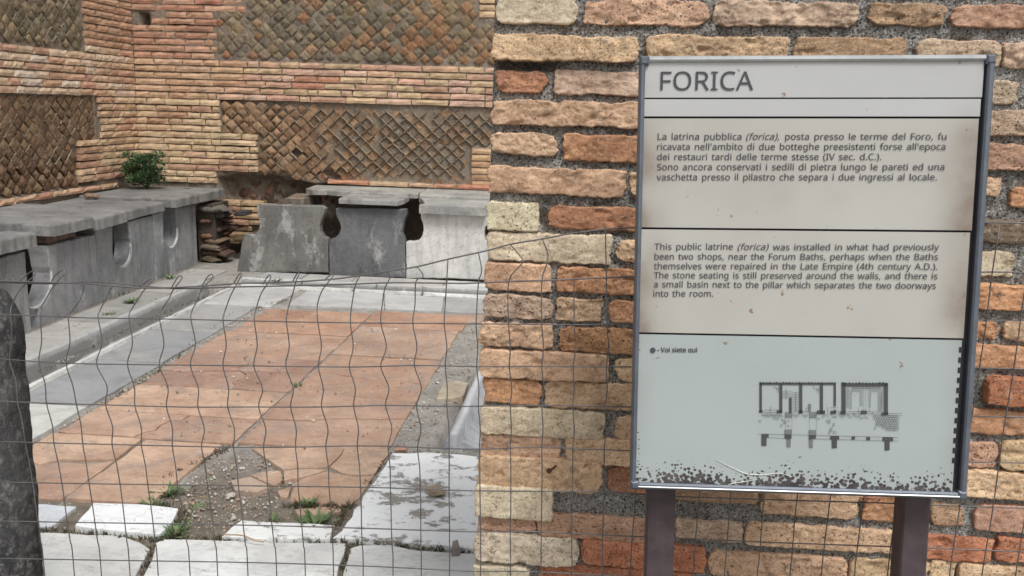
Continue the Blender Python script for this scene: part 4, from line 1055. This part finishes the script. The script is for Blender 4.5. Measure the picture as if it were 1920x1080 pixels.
for nm, a in (('left', (-hw, -hw + fw, -hh + fw, hh - fw)), ('right', (hw - fw * 1.25, hw, -hh + fw, hh - fw)), ('top', (-hw + .012, hw - .012, hh - fw, hh)), ('bottom', (-hw + .012, hw - .012, -hh, -hh + .011))):
    V, F = rbox(*a, -.026, .006, .0028); sp('frame_rail', V, F, BRT if nm == 'top' else FRM)  # top rail's highlight is put into its colour by the brighter metal
    if nm == 'bottom': V, F = rbox(-hw + .012, hw - .012, -hh + .0035, -hh + .0062, .0052, .0082, .001); sp('rail_lip', V, F, BRT)
for sx in (-1, 1):
    for sy in (-1, 1):
        V, F = rbox(min(sx * hw, sx * (hw - .014)), max(sx * hw, sx * (hw - .014)), min(sy * hh, sy * (hh - .014)), max(sy * hh, sy * (hh - .014)), -.028, .0078, .003); sp('corner_cap', V, F, FRM)
def m_panel(name, base, brown, plan=False):
    m = MT(name, .42, .45)
    c = m.mix(m.ramp(m.noise(5, 5, .6), .35, .7), base, tuple(x * .93 for x in base))
    att = m.nt.nodes.new('ShaderNodeAttribute'); att.attribute_name = 'tint'
    e = m.sep(att.outputs['Color'])
    st = m.math('MULTIPLY', e[0], m.ramp(m.noise(14, 6, .7), .25, .7, .5, 1.15))
    c = m.mix(m.math('MULTIPLY', st, brown), c, lin((124, 100, 78)))
    c = m.mix(m.ramp(m.noise(90, 5, .8), .66, .72, 0, .5), c, lin((140, 128, 108)))
    c = m.mix(m.ramp(m.noise(42, 3, .6), .70, .74, 0, .8), c, lin((136, 98, 58)))
    if plan:
        f = m.math('ADD', m.math('MULTIPLY', m.noise(110, 5, .7, dist=.6), .55), m.math('MULTIPLY', m.math('SUBTRACT', 1, m.voro(165)), .52))
        k = m.math('ADD', f, m.math('MULTIPLY', e[1], .36))
        c = m.mix(m.math('MULTIPLY', m.ramp(k, .735, .755), m.ramp(e[1], .02, .10)), c, m.mix(m.ramp(m.noise(40, 4, .6), .4, .6), lin((64, 57, 60)), lin((92, 84, 84))))
        
    m.bump(m.noise(120, 4, .7), .06, .001)
    return m.done(c)
PN1 = m_panel('title_plastic', lin((184, 185, 184)), .35); PN2 = m_panel('text_plastic', lin((184, 182, 172)), .8); PN3 = m_panel('plan_plastic', lin((166, 178, 176)), .25, True)
rows = [(113, 183, 113, 184, PN1, .3), (186, 218, 187, 219, PN1, .35), (222, 426, 222, 428, PN2, 1), (430, 623, 432, 631, PN2, .9), (627, 917, 636, 930, PN3, .3)]
PANELS = []
for i, (yl0, yl1, yr0, yr1, mat, br) in enumerate(rows):
    v1 = suv(1206, yl0)[1]; v0 = suv(1200, yl1)[1]; u0 = -hw + fw - .002; u1 = hw - fw * 1.25 - (.004, .0055, .0065, .0085, .0105)[i]
    if i == 4: v0 = -hh + .009
    nx, nz = 44, max(4, int((v1 - v0) / .012))
    U, V_ = np.meshgrid(np.linspace(u0, u1, nx + 1), np.linspace(v0, v1, nz + 1))
    N = .0000 + .0006 * fbm(U * 6, V_ * 6, i, 2)
    G = np.stack([U, V_, N], -1).reshape(-1, 3); F = gridF(nx, nz)
    n = nx + 1; loop = list(range(n)) + [nx + n * j for j in range(1, nz + 1)] + [nx - a + n * nz for a in range(1, n)] + [n * j for j in range(nz - 1, 0, -1)]
    bk = G[loop].copy(); bk[:, 2] = -.005; base = len(G); m = len(loop)
    F += [[loop[(k + 1) % m], loop[k], base + k, base + (k + 1) % m] for k in range(m)]
    Pw = np.concatenate([G, bk])
    o = mk('panel', FSg(Pw), fl(F, FSg.flip), mat, SG, smooth=False)
    eu = np.minimum(Pw[:, 0] - u0, u1 - Pw[:, 0])
    st = np.clip(1 - eu / .07, 0, 1) ** 1.5 * (1 if i >= 2 else .4) * (.35 + .65 * sstep(v1, v0, Pw[:, 1])) if i < 4 else np.clip(1 - eu / .03, 0, 1) * .5
    st = st * 1.25 + (.16 * np.clip(fbm(Pw[:, 0] * 9, Pw[:, 1] * 9, i) + .1, 0, 1) if 2 <= i < 4 else 0)
    st = st * (1.0 + .8 * vn(Pw[:, 0] * 22, Pw[:, 1] * 22, 3 + i)) + (.12 * sstep(.1, .0, np.abs(Pw[:, 1] - .19)) if i == 2 else 0)
    pe = np.clip(1 - (Pw[:, 1] + hh - .006) / .042 + .35 * fbm(Pw[:, 0] * 30, 3, 1), 0, 1) if i == 4 else 0 * Pw[:, 0]
    if i == 4: pe = np.maximum(pe, np.clip(1 - (Pw[:, 0] - u0) / .012, 0, 1) * .5 * sstep(-.22, -.30, Pw[:, 1]))
    at = o.data.attributes.new('tint', 'FLOAT_COLOR', 'POINT'); a = np.zeros((len(Pw), 4), np.float32); a[:, 0] = np.clip(st, 0, 1); a[:, 1] = pe; a[:, 3] = 1
    at.data.foreach_set('color', a.ravel()); PANELS.append(o)
    if i == 4:                                        # toothed dark strip at the right edge
        vv = v0 + .05
        while vv < v1 - .01:
            V, F = boxv(u1 - .0035, u1 + .0012, vv, vv + .0085, -.001, .0009); sp('edge_tooth', V, F, BLK); vv += .0165
# lettering
def cap_height(font):
    cu = bpy.data.curves.new('probe', 'FONT'); cu.body = 'H'
    if font: cu.font = font
    ob = bpy.data.objects.new('probe', cu); COL.objects.link(ob); bpy.context.view_layer.update()
    h = max(v[1] for v in ob.bound_box); bpy.data.objects.remove(ob); bpy.data.curves.remove(cu); return h
import os
FONT = FONTI = None
try: FONT = bpy.data.fonts.load(os.path.join(bpy.utils.system_resource('DATAFILES'), 'fonts', 'NotoSansHebrew-Regular.woff2'))     # the sans serif that ships inside Blender
except Exception: FONT = None
CAPH = cap_height(FONT)
print('cap', CAPH)
def text(s, x0, x1, yb, cap, parent, italic=False, bold=0.0, dyr=0.0, name='lettering'):
    cu = bpy.data.curves.new(name, 'FONT'); cu.body = s; cu.size = 1; cu.resolution_u = 4; cu.offset = bold
    if FONT: cu.font = FONT
    cu.space_word = 1.55 if cap < 20 and not bold > .01 else 1.0
    if italic: cu.shear = .22
    ob = bpy.data.objects.new(name, cu); COL.objects.link(ob); bpy.context.view_layer.update()
    me = bpy.data.meshes.new_from_object(ob.evaluated_get(bpy.context.evaluated_depsgraph_get()))
    bpy.data.objects.remove(ob); bpy.data.curves.remove(cu)
    n = len(me.vertices); co = np.empty(n * 3); me.vertices.foreach_get('co', co); co = co.reshape(-1, 3)
    ua, va = suv(x0, yb); ub, vb = suv(x1, yb + dyr)
    sx = (ub - ua) / (co[:, 0].max() - co[:, 0].min())
    sy = abs(suv(x0, yb - cap)[1] - va) / CAPH
    u = ua + (co[:, 0] - co[:, 0].min()) * sx; v = va + (vb - va) * (u - ua) / (ub - ua) + co[:, 1] * sy
    Pw = FSg(np.stack([u, v, np.full(n, .0014)], -1)); org = Pw.mean(0)
    me.vertices.foreach_set('co', (Pw - org).ravel()); me.update(); me.materials.clear(); me.materials.append(INK)
    o = bpy.data.objects.new(name, me); COL.objects.link(o); o.parent = parent; o.location = org - WL[parent]; WL[o] = org
    return o
P3, P4, P5 = PANELS[2:]
text('FORICA', 1238, 1412, 169, 34.5, PANELS[0])
B = .004
text('La latrina pubblica', 1233, 1390, 262, 11.9, P3, bold=B); text('(forica),', 1399, 1461, 262, 11.9, P3, True, B); text('posta presso le terme del Foro, fu', 1472, 1774, 262, 11.9, P3, bold=B)
text("ricavata nell'ambito di due botteghe preesistenti forse all'epoca", 1232, 1772, 281, 11.9, P3, bold=B)
text('dei restauri tardi delle terme stesse (IV sec. d.C.).', 1232, 1652, 300, 11.9, P3, bold=B)
text('Sono ancora conservati i sedili di pietra lungo le pareti ed una', 1232, 1770, 319, 11.9, P3, bold=B)
text('vaschetta presso il pilastro che separa i due ingressi al locale.', 1231, 1756, 338, 11.9, P3, bold=B)
text('This public latrine', 1227, 1374, 468, 11.6, P4, bold=B); text('(forica)', 1383, 1441, 468.5, 11.6, P4, True, B); text('was installed in what had previously', 1449, 1760, 469, 11.6, P4, bold=B)
text('been two shops, near the Forum Baths, perhaps when the Baths', 1227, 1758, 486.5, 11.6, P4, bold=B, dyr=1)
text('themselves were repaired in the Late Empire (4th century A.D.).', 1226, 1757, 504.5, 11.6, P4, bold=B, dyr=1)
text('The stone seating is still preserved around the walls, and there is', 1226, 1757, 521.5, 11.6, P4, bold=B, dyr=2)
text('a small basin next to the pillar which separates the two doorways', 1226, 1754, 538.5, 11.6, P4, bold=B, dyr=3)
text('into the room.', 1225, 1337, 556, 11.6, P4, bold=B)
text('- Voi siete qui', 1232, 1307, 660, 8.5, P5, bold=.02)
dots = Bag()
def quadpx(bag, a, b, c, d, n=.0014):
    P = np.array([(*suv(*q), n) for q in (a, b, c, d)]); bag.add(FSg(P), fl([[0, 1, 2, 3]], True), (1, 1, 1))
def disc(bag, cx, cy, r, k=12, n=.0014):
    P = np.array([(*suv(cx + r * math.cos(t), cy - r * math.sin(t)), n) for t in np.linspace(0, 2 * math.pi, k, endpoint=False)]); bag.add(FSg(P), fl([list(range(k))], FSg.flip), (1, 1, 1))
disc(dots, 1224, 656.5, 5.2); dots.out('printed_dot', INK, P5)
pl = Bag()
def Z(x, y): return (1400 + x / 5.4, 680 + y / 5.4)
def rect(x0, y0, x1, y1): quadpx(pl, Z(x0, y1), Z(x1, y1), Z(x1, y0), Z(x0, y0))
def line(x0, y0, x1, y1, w_=3.2):
    d = np.array([x1 - x0, y1 - y0], float); d /= np.linalg.norm(d) + 1e-9; s = np.array([-d[1], d[0]]) * w_ / 2; a = np.array([x0, y0]); b = np.array([x1, y1])
    P = np.array([(*suv(*Z(*q)), .0016) for q in (a - s, b - s, b + s, a + s)]); pl.add(FSg(P), fl([[0, 1, 2, 3]], True), (1, 1, 1))
def ring(x, y, r, w_=2.6, k=7):
    ang = [2 * math.pi * i / k + random.random() * .5 for i in range(k)]; rr = [r * (.8 + .4 * random.random()) for _ in ang]
    for i in range(k):
        j = (i + 1) % k; line(x + rr[i] * math.cos(ang[i]), y + rr[i] * math.sin(ang[i]), x + rr[j] * math.cos(ang[j]), y + rr[j] * math.sin(ang[j]), w_)
for r_ in ((130, 200, 900, 222), (130, 200, 153, 500), (332, 212, 360, 505), (533, 212, 562, 508), (742, 207, 771, 512), (882, 205, 902, 440), (882, 475, 902, 515), (125, 480, 160, 503), (305, 478, 355, 508), (430, 350, 454, 505), (525, 480, 565, 512), (710, 482, 792, 518), (848, 484, 900, 516),
           (962, 200, 1000, 515), (962, 206, 1428, 238), (1392, 205, 1428, 525), (950, 486, 1000, 520), (1155, 482, 1215, 518), (1365, 500, 1430, 530), (385, 730, 452, 767), (628, 735, 700, 770), (150, 722, 222, 755), (150, 755, 200, 840), (845, 740, 935, 775), (862, 775, 912, 862), (1062, 745, 1095, 775), (1212, 750, 1247, 782), (1375, 752, 1480, 790), (1397, 790, 1445, 885)): rect(*r_)
for i in range(24): xx = 135 + i * 33; disc(pl, *Z(xx if xx < 900 else 970 + (xx - 900), 203), 1.2 + random.random(), 8)
for i in range(14): disc(pl, *Z(970 + i * 34, 208), 1.5 + 1.2 * random.random(), 8)
for l_ in ((165, 478, 330, 478), (165, 502, 330, 502), (240, 445, 240, 500), (900, 492, 960, 492), (900, 515, 960, 515), (1000, 494, 1160, 494), (1000, 516, 1160, 516), (1215, 494, 1375, 500), (1215, 516, 1375, 522), (1428, 511, 1572, 513), (1428, 533, 1572, 536), (1272, 494, 1272, 520), (1085, 494, 1085, 520),
           (118, 718, 1530, 755), (220, 757, 385, 763), (700, 769, 1530, 792), (495, 295, 495, 505), (398, 260, 398, 362), (276, 228, 276, 250), (276, 250, 302, 250), (302, 250, 302, 275), (302, 262, 330, 262), (318, 245, 318, 298), (678, 232, 678, 258), (678, 258, 708, 258), (708, 258, 708, 288), (708, 272, 740, 272), (725, 252, 725, 305), (820, 445, 820, 560), (850, 452, 922, 454),
           (1043, 275, 1168, 275), (1043, 275, 1043, 465), (1058, 291, 1058, 465), (1043, 465, 1058, 465), (1058, 291, 1150, 291), (1150, 291, 1150, 430), (1166, 275, 1166, 430), (1150, 430, 1166, 430), (1237, 275, 1388, 275), (1237, 275, 1237, 448), (1252, 292, 1252, 448), (1237, 448, 1252, 448), (1252, 292, 1332, 292), (1332, 292, 1332, 485), (1345, 285, 1345, 485), (1358, 285, 1358, 485), (1332, 485, 1385, 485), (1060, 262, 1388, 262), (1130, 460, 1130, 500), (1243, 470, 1243, 500), (600, 455, 600, 500), (562, 495, 640, 495)): line(*l_)
for y_ in range(300, 490, 17): line(455, y_, 532, y_ + 2, 2.4)
for y_ in range(288, 355, 16): line(360, y_, 455, y_ + 2, 2.4)
def hatch(x0, y0, x1, y1, st=9):
    line(x0, y0, x1, y0); line(x0, y1, x1, y1); line(x0, y0, x0, y1); line(x1, y0, x1, y1)
    c_ = x0 + y0 + st
    while c_ < x1 + y1:
        a = (max(x0, c_ - y1), min(y1, c_ - x0)); b = (min(x1, c_ - y0), max(y0, c_ - x1)); line(*a, *b, 2.4); c_ += st
for h_ in ((390, 502, 458, 552), (635, 500, 705, 555), (385, 677, 452, 728), (628, 683, 700, 733), (405, 767, 440, 852), (632, 770, 665, 858), (622, 417, 646, 488)): hatch(*h_)
for x_, a, b in ((390, 555, 677), (457, 555, 677), (633, 558, 683), (704, 558, 683), (1180, 275, 480), (1203, 275, 480)):
    y_ = a
    while y_ < b: line(x_, y_, x_, min(y_ + 9, b)); y_ += 16
for y_ in range(262, 470, 26): ring(1020, y_, 10, 3)
for x_ in range(1075, 1350, 34): ring(x_, 250, 9, 3)
for y_ in range(300, 480, 26): ring(1371, y_, 10, 3)
peb = [(165 + i * 17, 524 + 14 * (i % 2)) for i in range(12)] + [(478, 525), (498, 540), (515, 530), (570, 528), (590, 545), (608, 530), (725, 565), (770, 545), (788, 530), (860, 528), (880, 548), (900, 545), (945, 530), (965, 548), (985, 530), (1020, 528), (1045, 548), (1085, 530), (1110, 545), (1140, 535), (1160, 560), (1218, 555), (1190, 545), (355, 575), (375, 590), (350, 635), (420, 588), (418, 636), (385, 608), (810, 590), (832, 605), (838, 582), (876, 635), (880, 618), (835, 708), (850, 685), (875, 700), (898, 705), (855, 665), (312, 566), (280, 562), (135, 588), (1310, 632), (1296, 664)]
for x_, y_ in peb: ring(x_, y_, 10 + 3 * random.random())
for i in range(10):
    for j in range(8):
        x_ = 1285 + i * 26 + (j % 2) * 12; y_ = 540 + j * 23
        if y_ < 560 + (x_ - 1285) * .45 + 60 and y_ < 720 - abs(x_ - 1400) * .25 and (j < 2 or x_ > 1285 + 12 * j): ring(x_, y_, 12)
o = pl.out('plan_drawing', INK, P5)
# a lifted film crack near the bottom of the plan
for cr in ([(1342, 862), (1375, 878), (1400, 888), (1430, 890), (1460, 887), (1483, 893)], [(1356, 916), (1370, 907), (1400, 902), (1422, 899)]):
    P = spline([FSg(np.array([(*suv(*q), .0012)]))[0] for q in cr], 5); V, F = tube(P, [.0003 + .0005 * math.sin(math.pi * i / (len(P) - 1)) for i in range(len(P))], 5); mk('cracked_film', V, F, m_plain('lifted_film', lin((206, 206, 196)), .5) if cr[0][0] == 1342 else bpy.data.materials['lifted_film'], P5)
# posts
for (xa, xb) in ((1213, 1267), (1686, 1752)):
    a = aty(xa, 935, 1.425); b = aty(xb, 935, 1.425); w_ = b[0] - a[0]
    if xa > 1500: a[0] += .012; w_ -= .012
    if xa > 1500: a[0] -= .0; 
    V, F = rbox(a[0], a[0] + w_, 0, 1.40, -.045, 0, .003)
    fr = Frame((0, 1.425, 0), (1, 0, 0), (0, 0, 1), (0, -1, 0)); V = V.copy()
    V[:, 2] -= (V[:, 1] - .75) * .0
    Vw = fr(V); Vw[:, 1] += (Vw[:, 2] - .78) * .085 + .012; Vw[:, 0] -= (Vw[:, 2] - .78) * .03
    mk('post', Vw, F, POST, SG)

# ------------------------------------------------------------------ plants
def leafbag(n, fn, size, bag, shape=4, curl=.3):
    for i in range(n):
        p, d = fn(i); d = d / (np.linalg.norm(d) + 1e-9)
        s = np.cross(d, rs.randn(3)); s /= np.linalg.norm(s) + 1e-9; L = size * (.6 + .8 * rs.rand()); W = L * .42
        nrm = np.cross(d, s)
        V = [p, p + d * L * .5 + s * W * .5, p + d * L - nrm * L * curl * .5, p + d * L * .5 - s * W * .5]
        bag.add(np.array(V), [[0, 1, 2, 3]], (1, 1, 1))
def shrub():
    c = np.array([-3.84, 7.36, .78]); r = root('shrub', (-3.84, 7.4, .6), 'dense dark green leafy shrub growing from the wall corner on the bench', 'shrub')
    bag = Bag(); cl = [c + np.array([.19 * math.sin(i * 2.4) * (.35 + .65 * rs.rand()) * .75, .12 * math.cos(i * 2.4) * rs.rand() - .02, (rs.rand() - .5) * .26 - .02]) for i in range(46)]
    def f(i):
        q = cl[i % 46]; d = rs.randn(3); d /= np.linalg.norm(d); d[2] = abs(d[2]) * .7 + .05; p = q + d * .062 * rs.rand() ** .4; return p, d + np.array([0, -.3, .1])
    leafbag(3600, f, .030, bag); o = bag.out('foliage', LEAF, r); o['kind'] = 'stuff'
    st = Bag()
    for q in cl[::3]:
        V, F = tube(spline([c + (0, .05, -.17), (c + q) / 2 + (0, .02, -.08), q], 3), .0035, 5); st.add(V, F, (1, 1, 1))
    st.out('stem', m_plain('green_stem', lin((86, 84, 50)), .8), r)
shrub()
def weed(px, py, n, size, label, z=.0, spread=.5, mat=WEED, pos=None):
    b = np.array(pos) if pos is not None else atz(px, py, z)
    bag = Bag()
    for i in range(n * 2):
        a = rs.rand() * 6.28; t = spread * (.3 + .9 * rs.rand()); d = np.array([math.cos(a) * t, math.sin(a) * t, 1]); d /= np.linalg.norm(d); L = size * (.25 + .6 * rs.rand())
        s = np.array([-math.sin(a), math.cos(a), 0]); w_ = L * (.06 + .08 * rs.rand()); o = b + np.array([math.cos(a), math.sin(a), 0]) * size * .55 * rs.rand() + np.array([0, 0, -.008])
        m1 = o + d * L * .5; tip = o + d * L + np.array([math.cos(a), math.sin(a), -.6]) * L * .25
        V = np.array([o - s * w_ * .3, o + s * w_ * .3, m1 + s * w_, tip, m1 - s * w_]); bag.add(V, [[0, 1, 2, 4], [4, 2, 3]], (1, 1, 1))
    o = bag.out('weed', mat); tag(o, label, 'weed', 'weeds growing in the joints and soil')
weed(520, 527, 30, .06, 'small bright weed at the foot of the brown-grey front slab of the back bench', spread=.9)
weed(247, 567, 34, .07, 'low weed in the paving joint between left bench and drain', spread=1.1)
weed(318, 594, 18, .05, 'tiny weed growing on the right rim of the left drain', spread=.9)
weed(318, 523, 22, .07, 'upright weed against the foot of the left bench at its far end', spread=.6)
weed(205, 590, 10, .06, 'sparse little weed on the paving beside the left bench', spread=.7)
weed(560, 722, 18, .035, 'tiny weed in the long seam between terracotta tiles', spread=.9)
weed(592, 982, 44, .075, 'largest tuft of weeds beside the peeling white slab strip', z=-.01, spread=1.0)
weed(581, 945, 24, .05, 'weed growing on the broken orange tile corner', spread=.8)
weed(372, 952, 16, .05, 'flat leafy weed in the middle of the bare soil patch', z=-.02, spread=1.6)
weed(318, 926, 40, .065, 'weed tuft by the tile edge at top left of the soil patch', z=-.01, spread=1.1)
weed(284, 946, 34, .045, 'creeping weeds along the upper edge of the small white slab', spread=1.2)
weed(250, 998, 44, .055, 'bright grass tuft below the small white slab', z=-.01, spread=1.0)
weed(328, 1002, 50, .07, 'dull green weeds at the right end of the small white slab', z=-.01, spread=1.1)
weed(790, 1027, 40, .035, 'mossy weeds in the joint above the front right marble slab', z=-.01, spread=1.4)
weed(510, 974, 14, .04, 'faint weed sprout just above the peeling white slab strip', z=-.01, spread=.9)
weed(84, 982, 16, .035, 'small weed by the bluish slab beside the dark stone post', z=-.01, spread=1.0)
weed(0, 0, 60, .035, 'low green weed mat on the far end of the left bench', pos=(-3.52, 7.5, .61), spread=1.6, mat=LEAF)
bag = Bag()
def joint(pts, n, wid=.02, size=.014, z=.0):
    P = [atz(x, y, z) for x, y in pts]
    for i in range(n):
        t = rs.rand() * (len(P) - 1); k = int(t); b = P[k] + (P[k + 1] - P[k]) * (t - k) + np.array([(rs.rand() - .5) * wid, (rs.rand() - .5) * wid, -.008])
        dry = rs.rand()
        col = lin((96, 84, 62)) if dry < .4 else (lin((72, 84, 46)) if dry < .75 else lin((128, 112, 84)))
        for j in range(5):
            d = np.array([rs.randn() * .8, rs.randn() * .8, .5 + rs.rand()]); d /= np.linalg.norm(d); L = size * (.4 + rs.rand()); s_ = np.cross(d, rs.randn(3)); s_ /= np.linalg.norm(s_) + 1e-9
            o = b + rs.randn(3) * .004
            bag.add(np.array([o - s_ * L * .14, o + s_ * L * .14, o + d * L]), [[0, 1, 2]], col)
joint([(70, 560), (120, 585), (250, 545), (370, 505)], 110, .05); joint([(70, 845), (200, 755), (300, 690), (430, 590), (540, 560)], 260, .05, .013)
joint([(70, 700), (190, 640), (330, 575), (440, 535)], 150, .04, .012); joint([(65, 640), (170, 600), (300, 560), (400, 520)], 80, .05)
joint([(65, 990), (270, 1008), (420, 1010), (640, 1015), (890, 1030)], 260, .03, .016); joint([(280, 945), (340, 960), (330, 1000)], 90, .05, .02); joint([(630, 985), (660, 940), (735, 845)], 90, .02, .014)
joint([(270, 1080), (285, 1020)], 30, .02); joint([(640, 1075), (652, 1025)], 30, .02); joint([(445, 835), (560, 722), (700, 595)], 70, .012, .009); joint([(300, 900), (380, 860), (430, 835)], 60, .03, .015)
joint([(540, 945), (600, 950), (650, 950)], 80, .04, .02); joint([(740, 845), (870, 850)], 40, .02, .01); joint([(460, 520), (650, 524), (900, 532)], 80, .02, .012); joint([(440, 545), (560, 545), (720, 550), (900, 560)], 70, .02, .01)
tag(bag.out('joint_growth', BRA), 'dry moss and tiny growth filling the joints between paving slabs', kind='stuff')
# dry stalks, pebbles and fragments
def stalk(pts, label, r=.0025):
    P = spline([atz(x, y, z_) for x, y, z_ in pts], 4); V, F = tube(P, r, 5); tag(mk('dry_stalk', V, F, DRY), label, 'dry stalk')
stalk([(420, 1002, .02), (455, 1004, .03), (478, 1013, .02), (495, 1016, .015)], 'long dry stalk lying over the peeling white slab strip')
stalk([(375, 932, 0), (385, 931, .005), (392, 930, .0)], 'short dry stalk lying on the bare soil', .0018)
def chunk(px, py, sz, col, name, label, cat, z=0.0, pos=None, sq=(1, 1, .6), mat=GT):
    b = np.array(pos, float) if pos is not None else atz(px, py, z)
    bm = bmesh.new(); bmesh.ops.create_icosphere(bm, subdivisions=3, radius=1)
    sdv = random.random() * 50
    V = np.array([v.co[:] for v in bm.verts]); F = [[v.index for v in f.verts] for f in bm.faces]; bm.free()
    rr = 1 + .45 * vn(V[:, 0] * 1.3 + sdv, V[:, 1] * 1.3, V[:, 2] * 1.3) + .12 * vn(V[:, 0] * 4 + sdv, V[:, 1] * 4, V[:, 2] * 4)
    V = V * rr[:, None] * np.array(sq) * sz; V[:, 2] -= V[:, 2].min() + sz * .12
    tag(mk(name, V + b, F, mat, color=lin(col)), label, cat, {'pebble': 'pebbles on the soil', 'brick fragment': 'brick fragments on the benches', 'stone': 'loose stone chips'}.get(cat))
chunk(434, 932, .016, (214, 204, 184), 'pebble', 'cream pebble lying on the bare soil patch', 'pebble', -.02)
chunk(438, 973, .010, (206, 200, 186), 'pebble', 'tiny pale pebble just above the peeling slab strip', 'pebble', -.02)
chunk(817, 926, .032, (186, 162, 130), 'stone_flake', 'tan stone flake lying on the peeling marble slab', 'stone', .006, sq=(1.1, .9, .5))
chunk(0, 0, .045, (140, 112, 92), 'brick_fragment', 'brown brick fragment lying on the left bench top', 'brick fragment', pos=atz(173, 371, .605), sq=(1.2, .8, .5), mat=BR)
chunk(667, 363, .032, (170, 140, 104), 'brick_fragment', 'flat tan brick chip lying on the back bench top', 'brick fragment', pos=atz(668, 363, .63), sq=(1.3, .8, .35), mat=BR)
chunk(626, 363, .02, (150, 140, 120), 'stone_flake', 'small stone chip at the broken left part of the back bench top', 'stone', pos=atz(626, 363, .63), sq=(1.3, .8, .4))
chunk(702, 623, .02, (168, 160, 150), 'stone_flake', 'pale stone chip lying on the far right terracotta tile', 'stone', .0, sq=(1.2, .9, .4))
p1, p2 = aty(546, 380, 7.25), aty(557, 368, 7.3)
V, F = tube([p1, p2], .007, 8); tag(mk('red_tube', V, F, m_plain('red_plastic', lin((168, 62, 58)), .6)), 'short red tube poking up behind the left slab of the back bench', 'tube')
# grit scattered on the floor
bag = Bag()
ico = ([(0, 0, 1), (1, 0, 0), (0, 1, 0), (-1, 0, 0), (0, -1, 0), (0, 0, -1)], [[0, 1, 2], [0, 2, 3], [0, 3, 4], [0, 4, 1], [5, 2, 1], [5, 3, 2], [5, 4, 3], [5, 1, 4]])
for i in range(2600):
    r_ = rs.rand()
    if r_ < .45: x, y, z_ = -1.5 + .6 * rs.rand(), 2.6 + .7 * rs.rand(), -.016
    elif r_ < .65: x, y, z_ = -.78 + .2 * rs.rand(), 3.4 + 2.3 * rs.rand(), -.006
    elif r_ < .8: x, y, z_ = -2.2 + .05 * (rs.rand() - .5), 3 + 3 * rs.rand(), -.006
    else: x, y, z_ = -2.1 + 1.3 * rs.rand(), 3.3 + 2.4 * rs.rand(), .003
    s_ = .002 + .005 * rs.rand() ** 2.5
    bag.add(np.array(ico[0]) * s_ * (.6 + rs.rand(3)) + (x, y, z_ + s_ * .3), ico[1], pick([lin((190, 184, 172)), lin((176, 162, 144)), lin((214, 210, 200)), lin((150, 134, 116)), lin((190, 156, 130))]))
tag(bag.out('gravel', BRA), 'loose grit and stone chips scattered over tiles and soil', kind='stuff')
print('objects', len(bpy.data.objects))
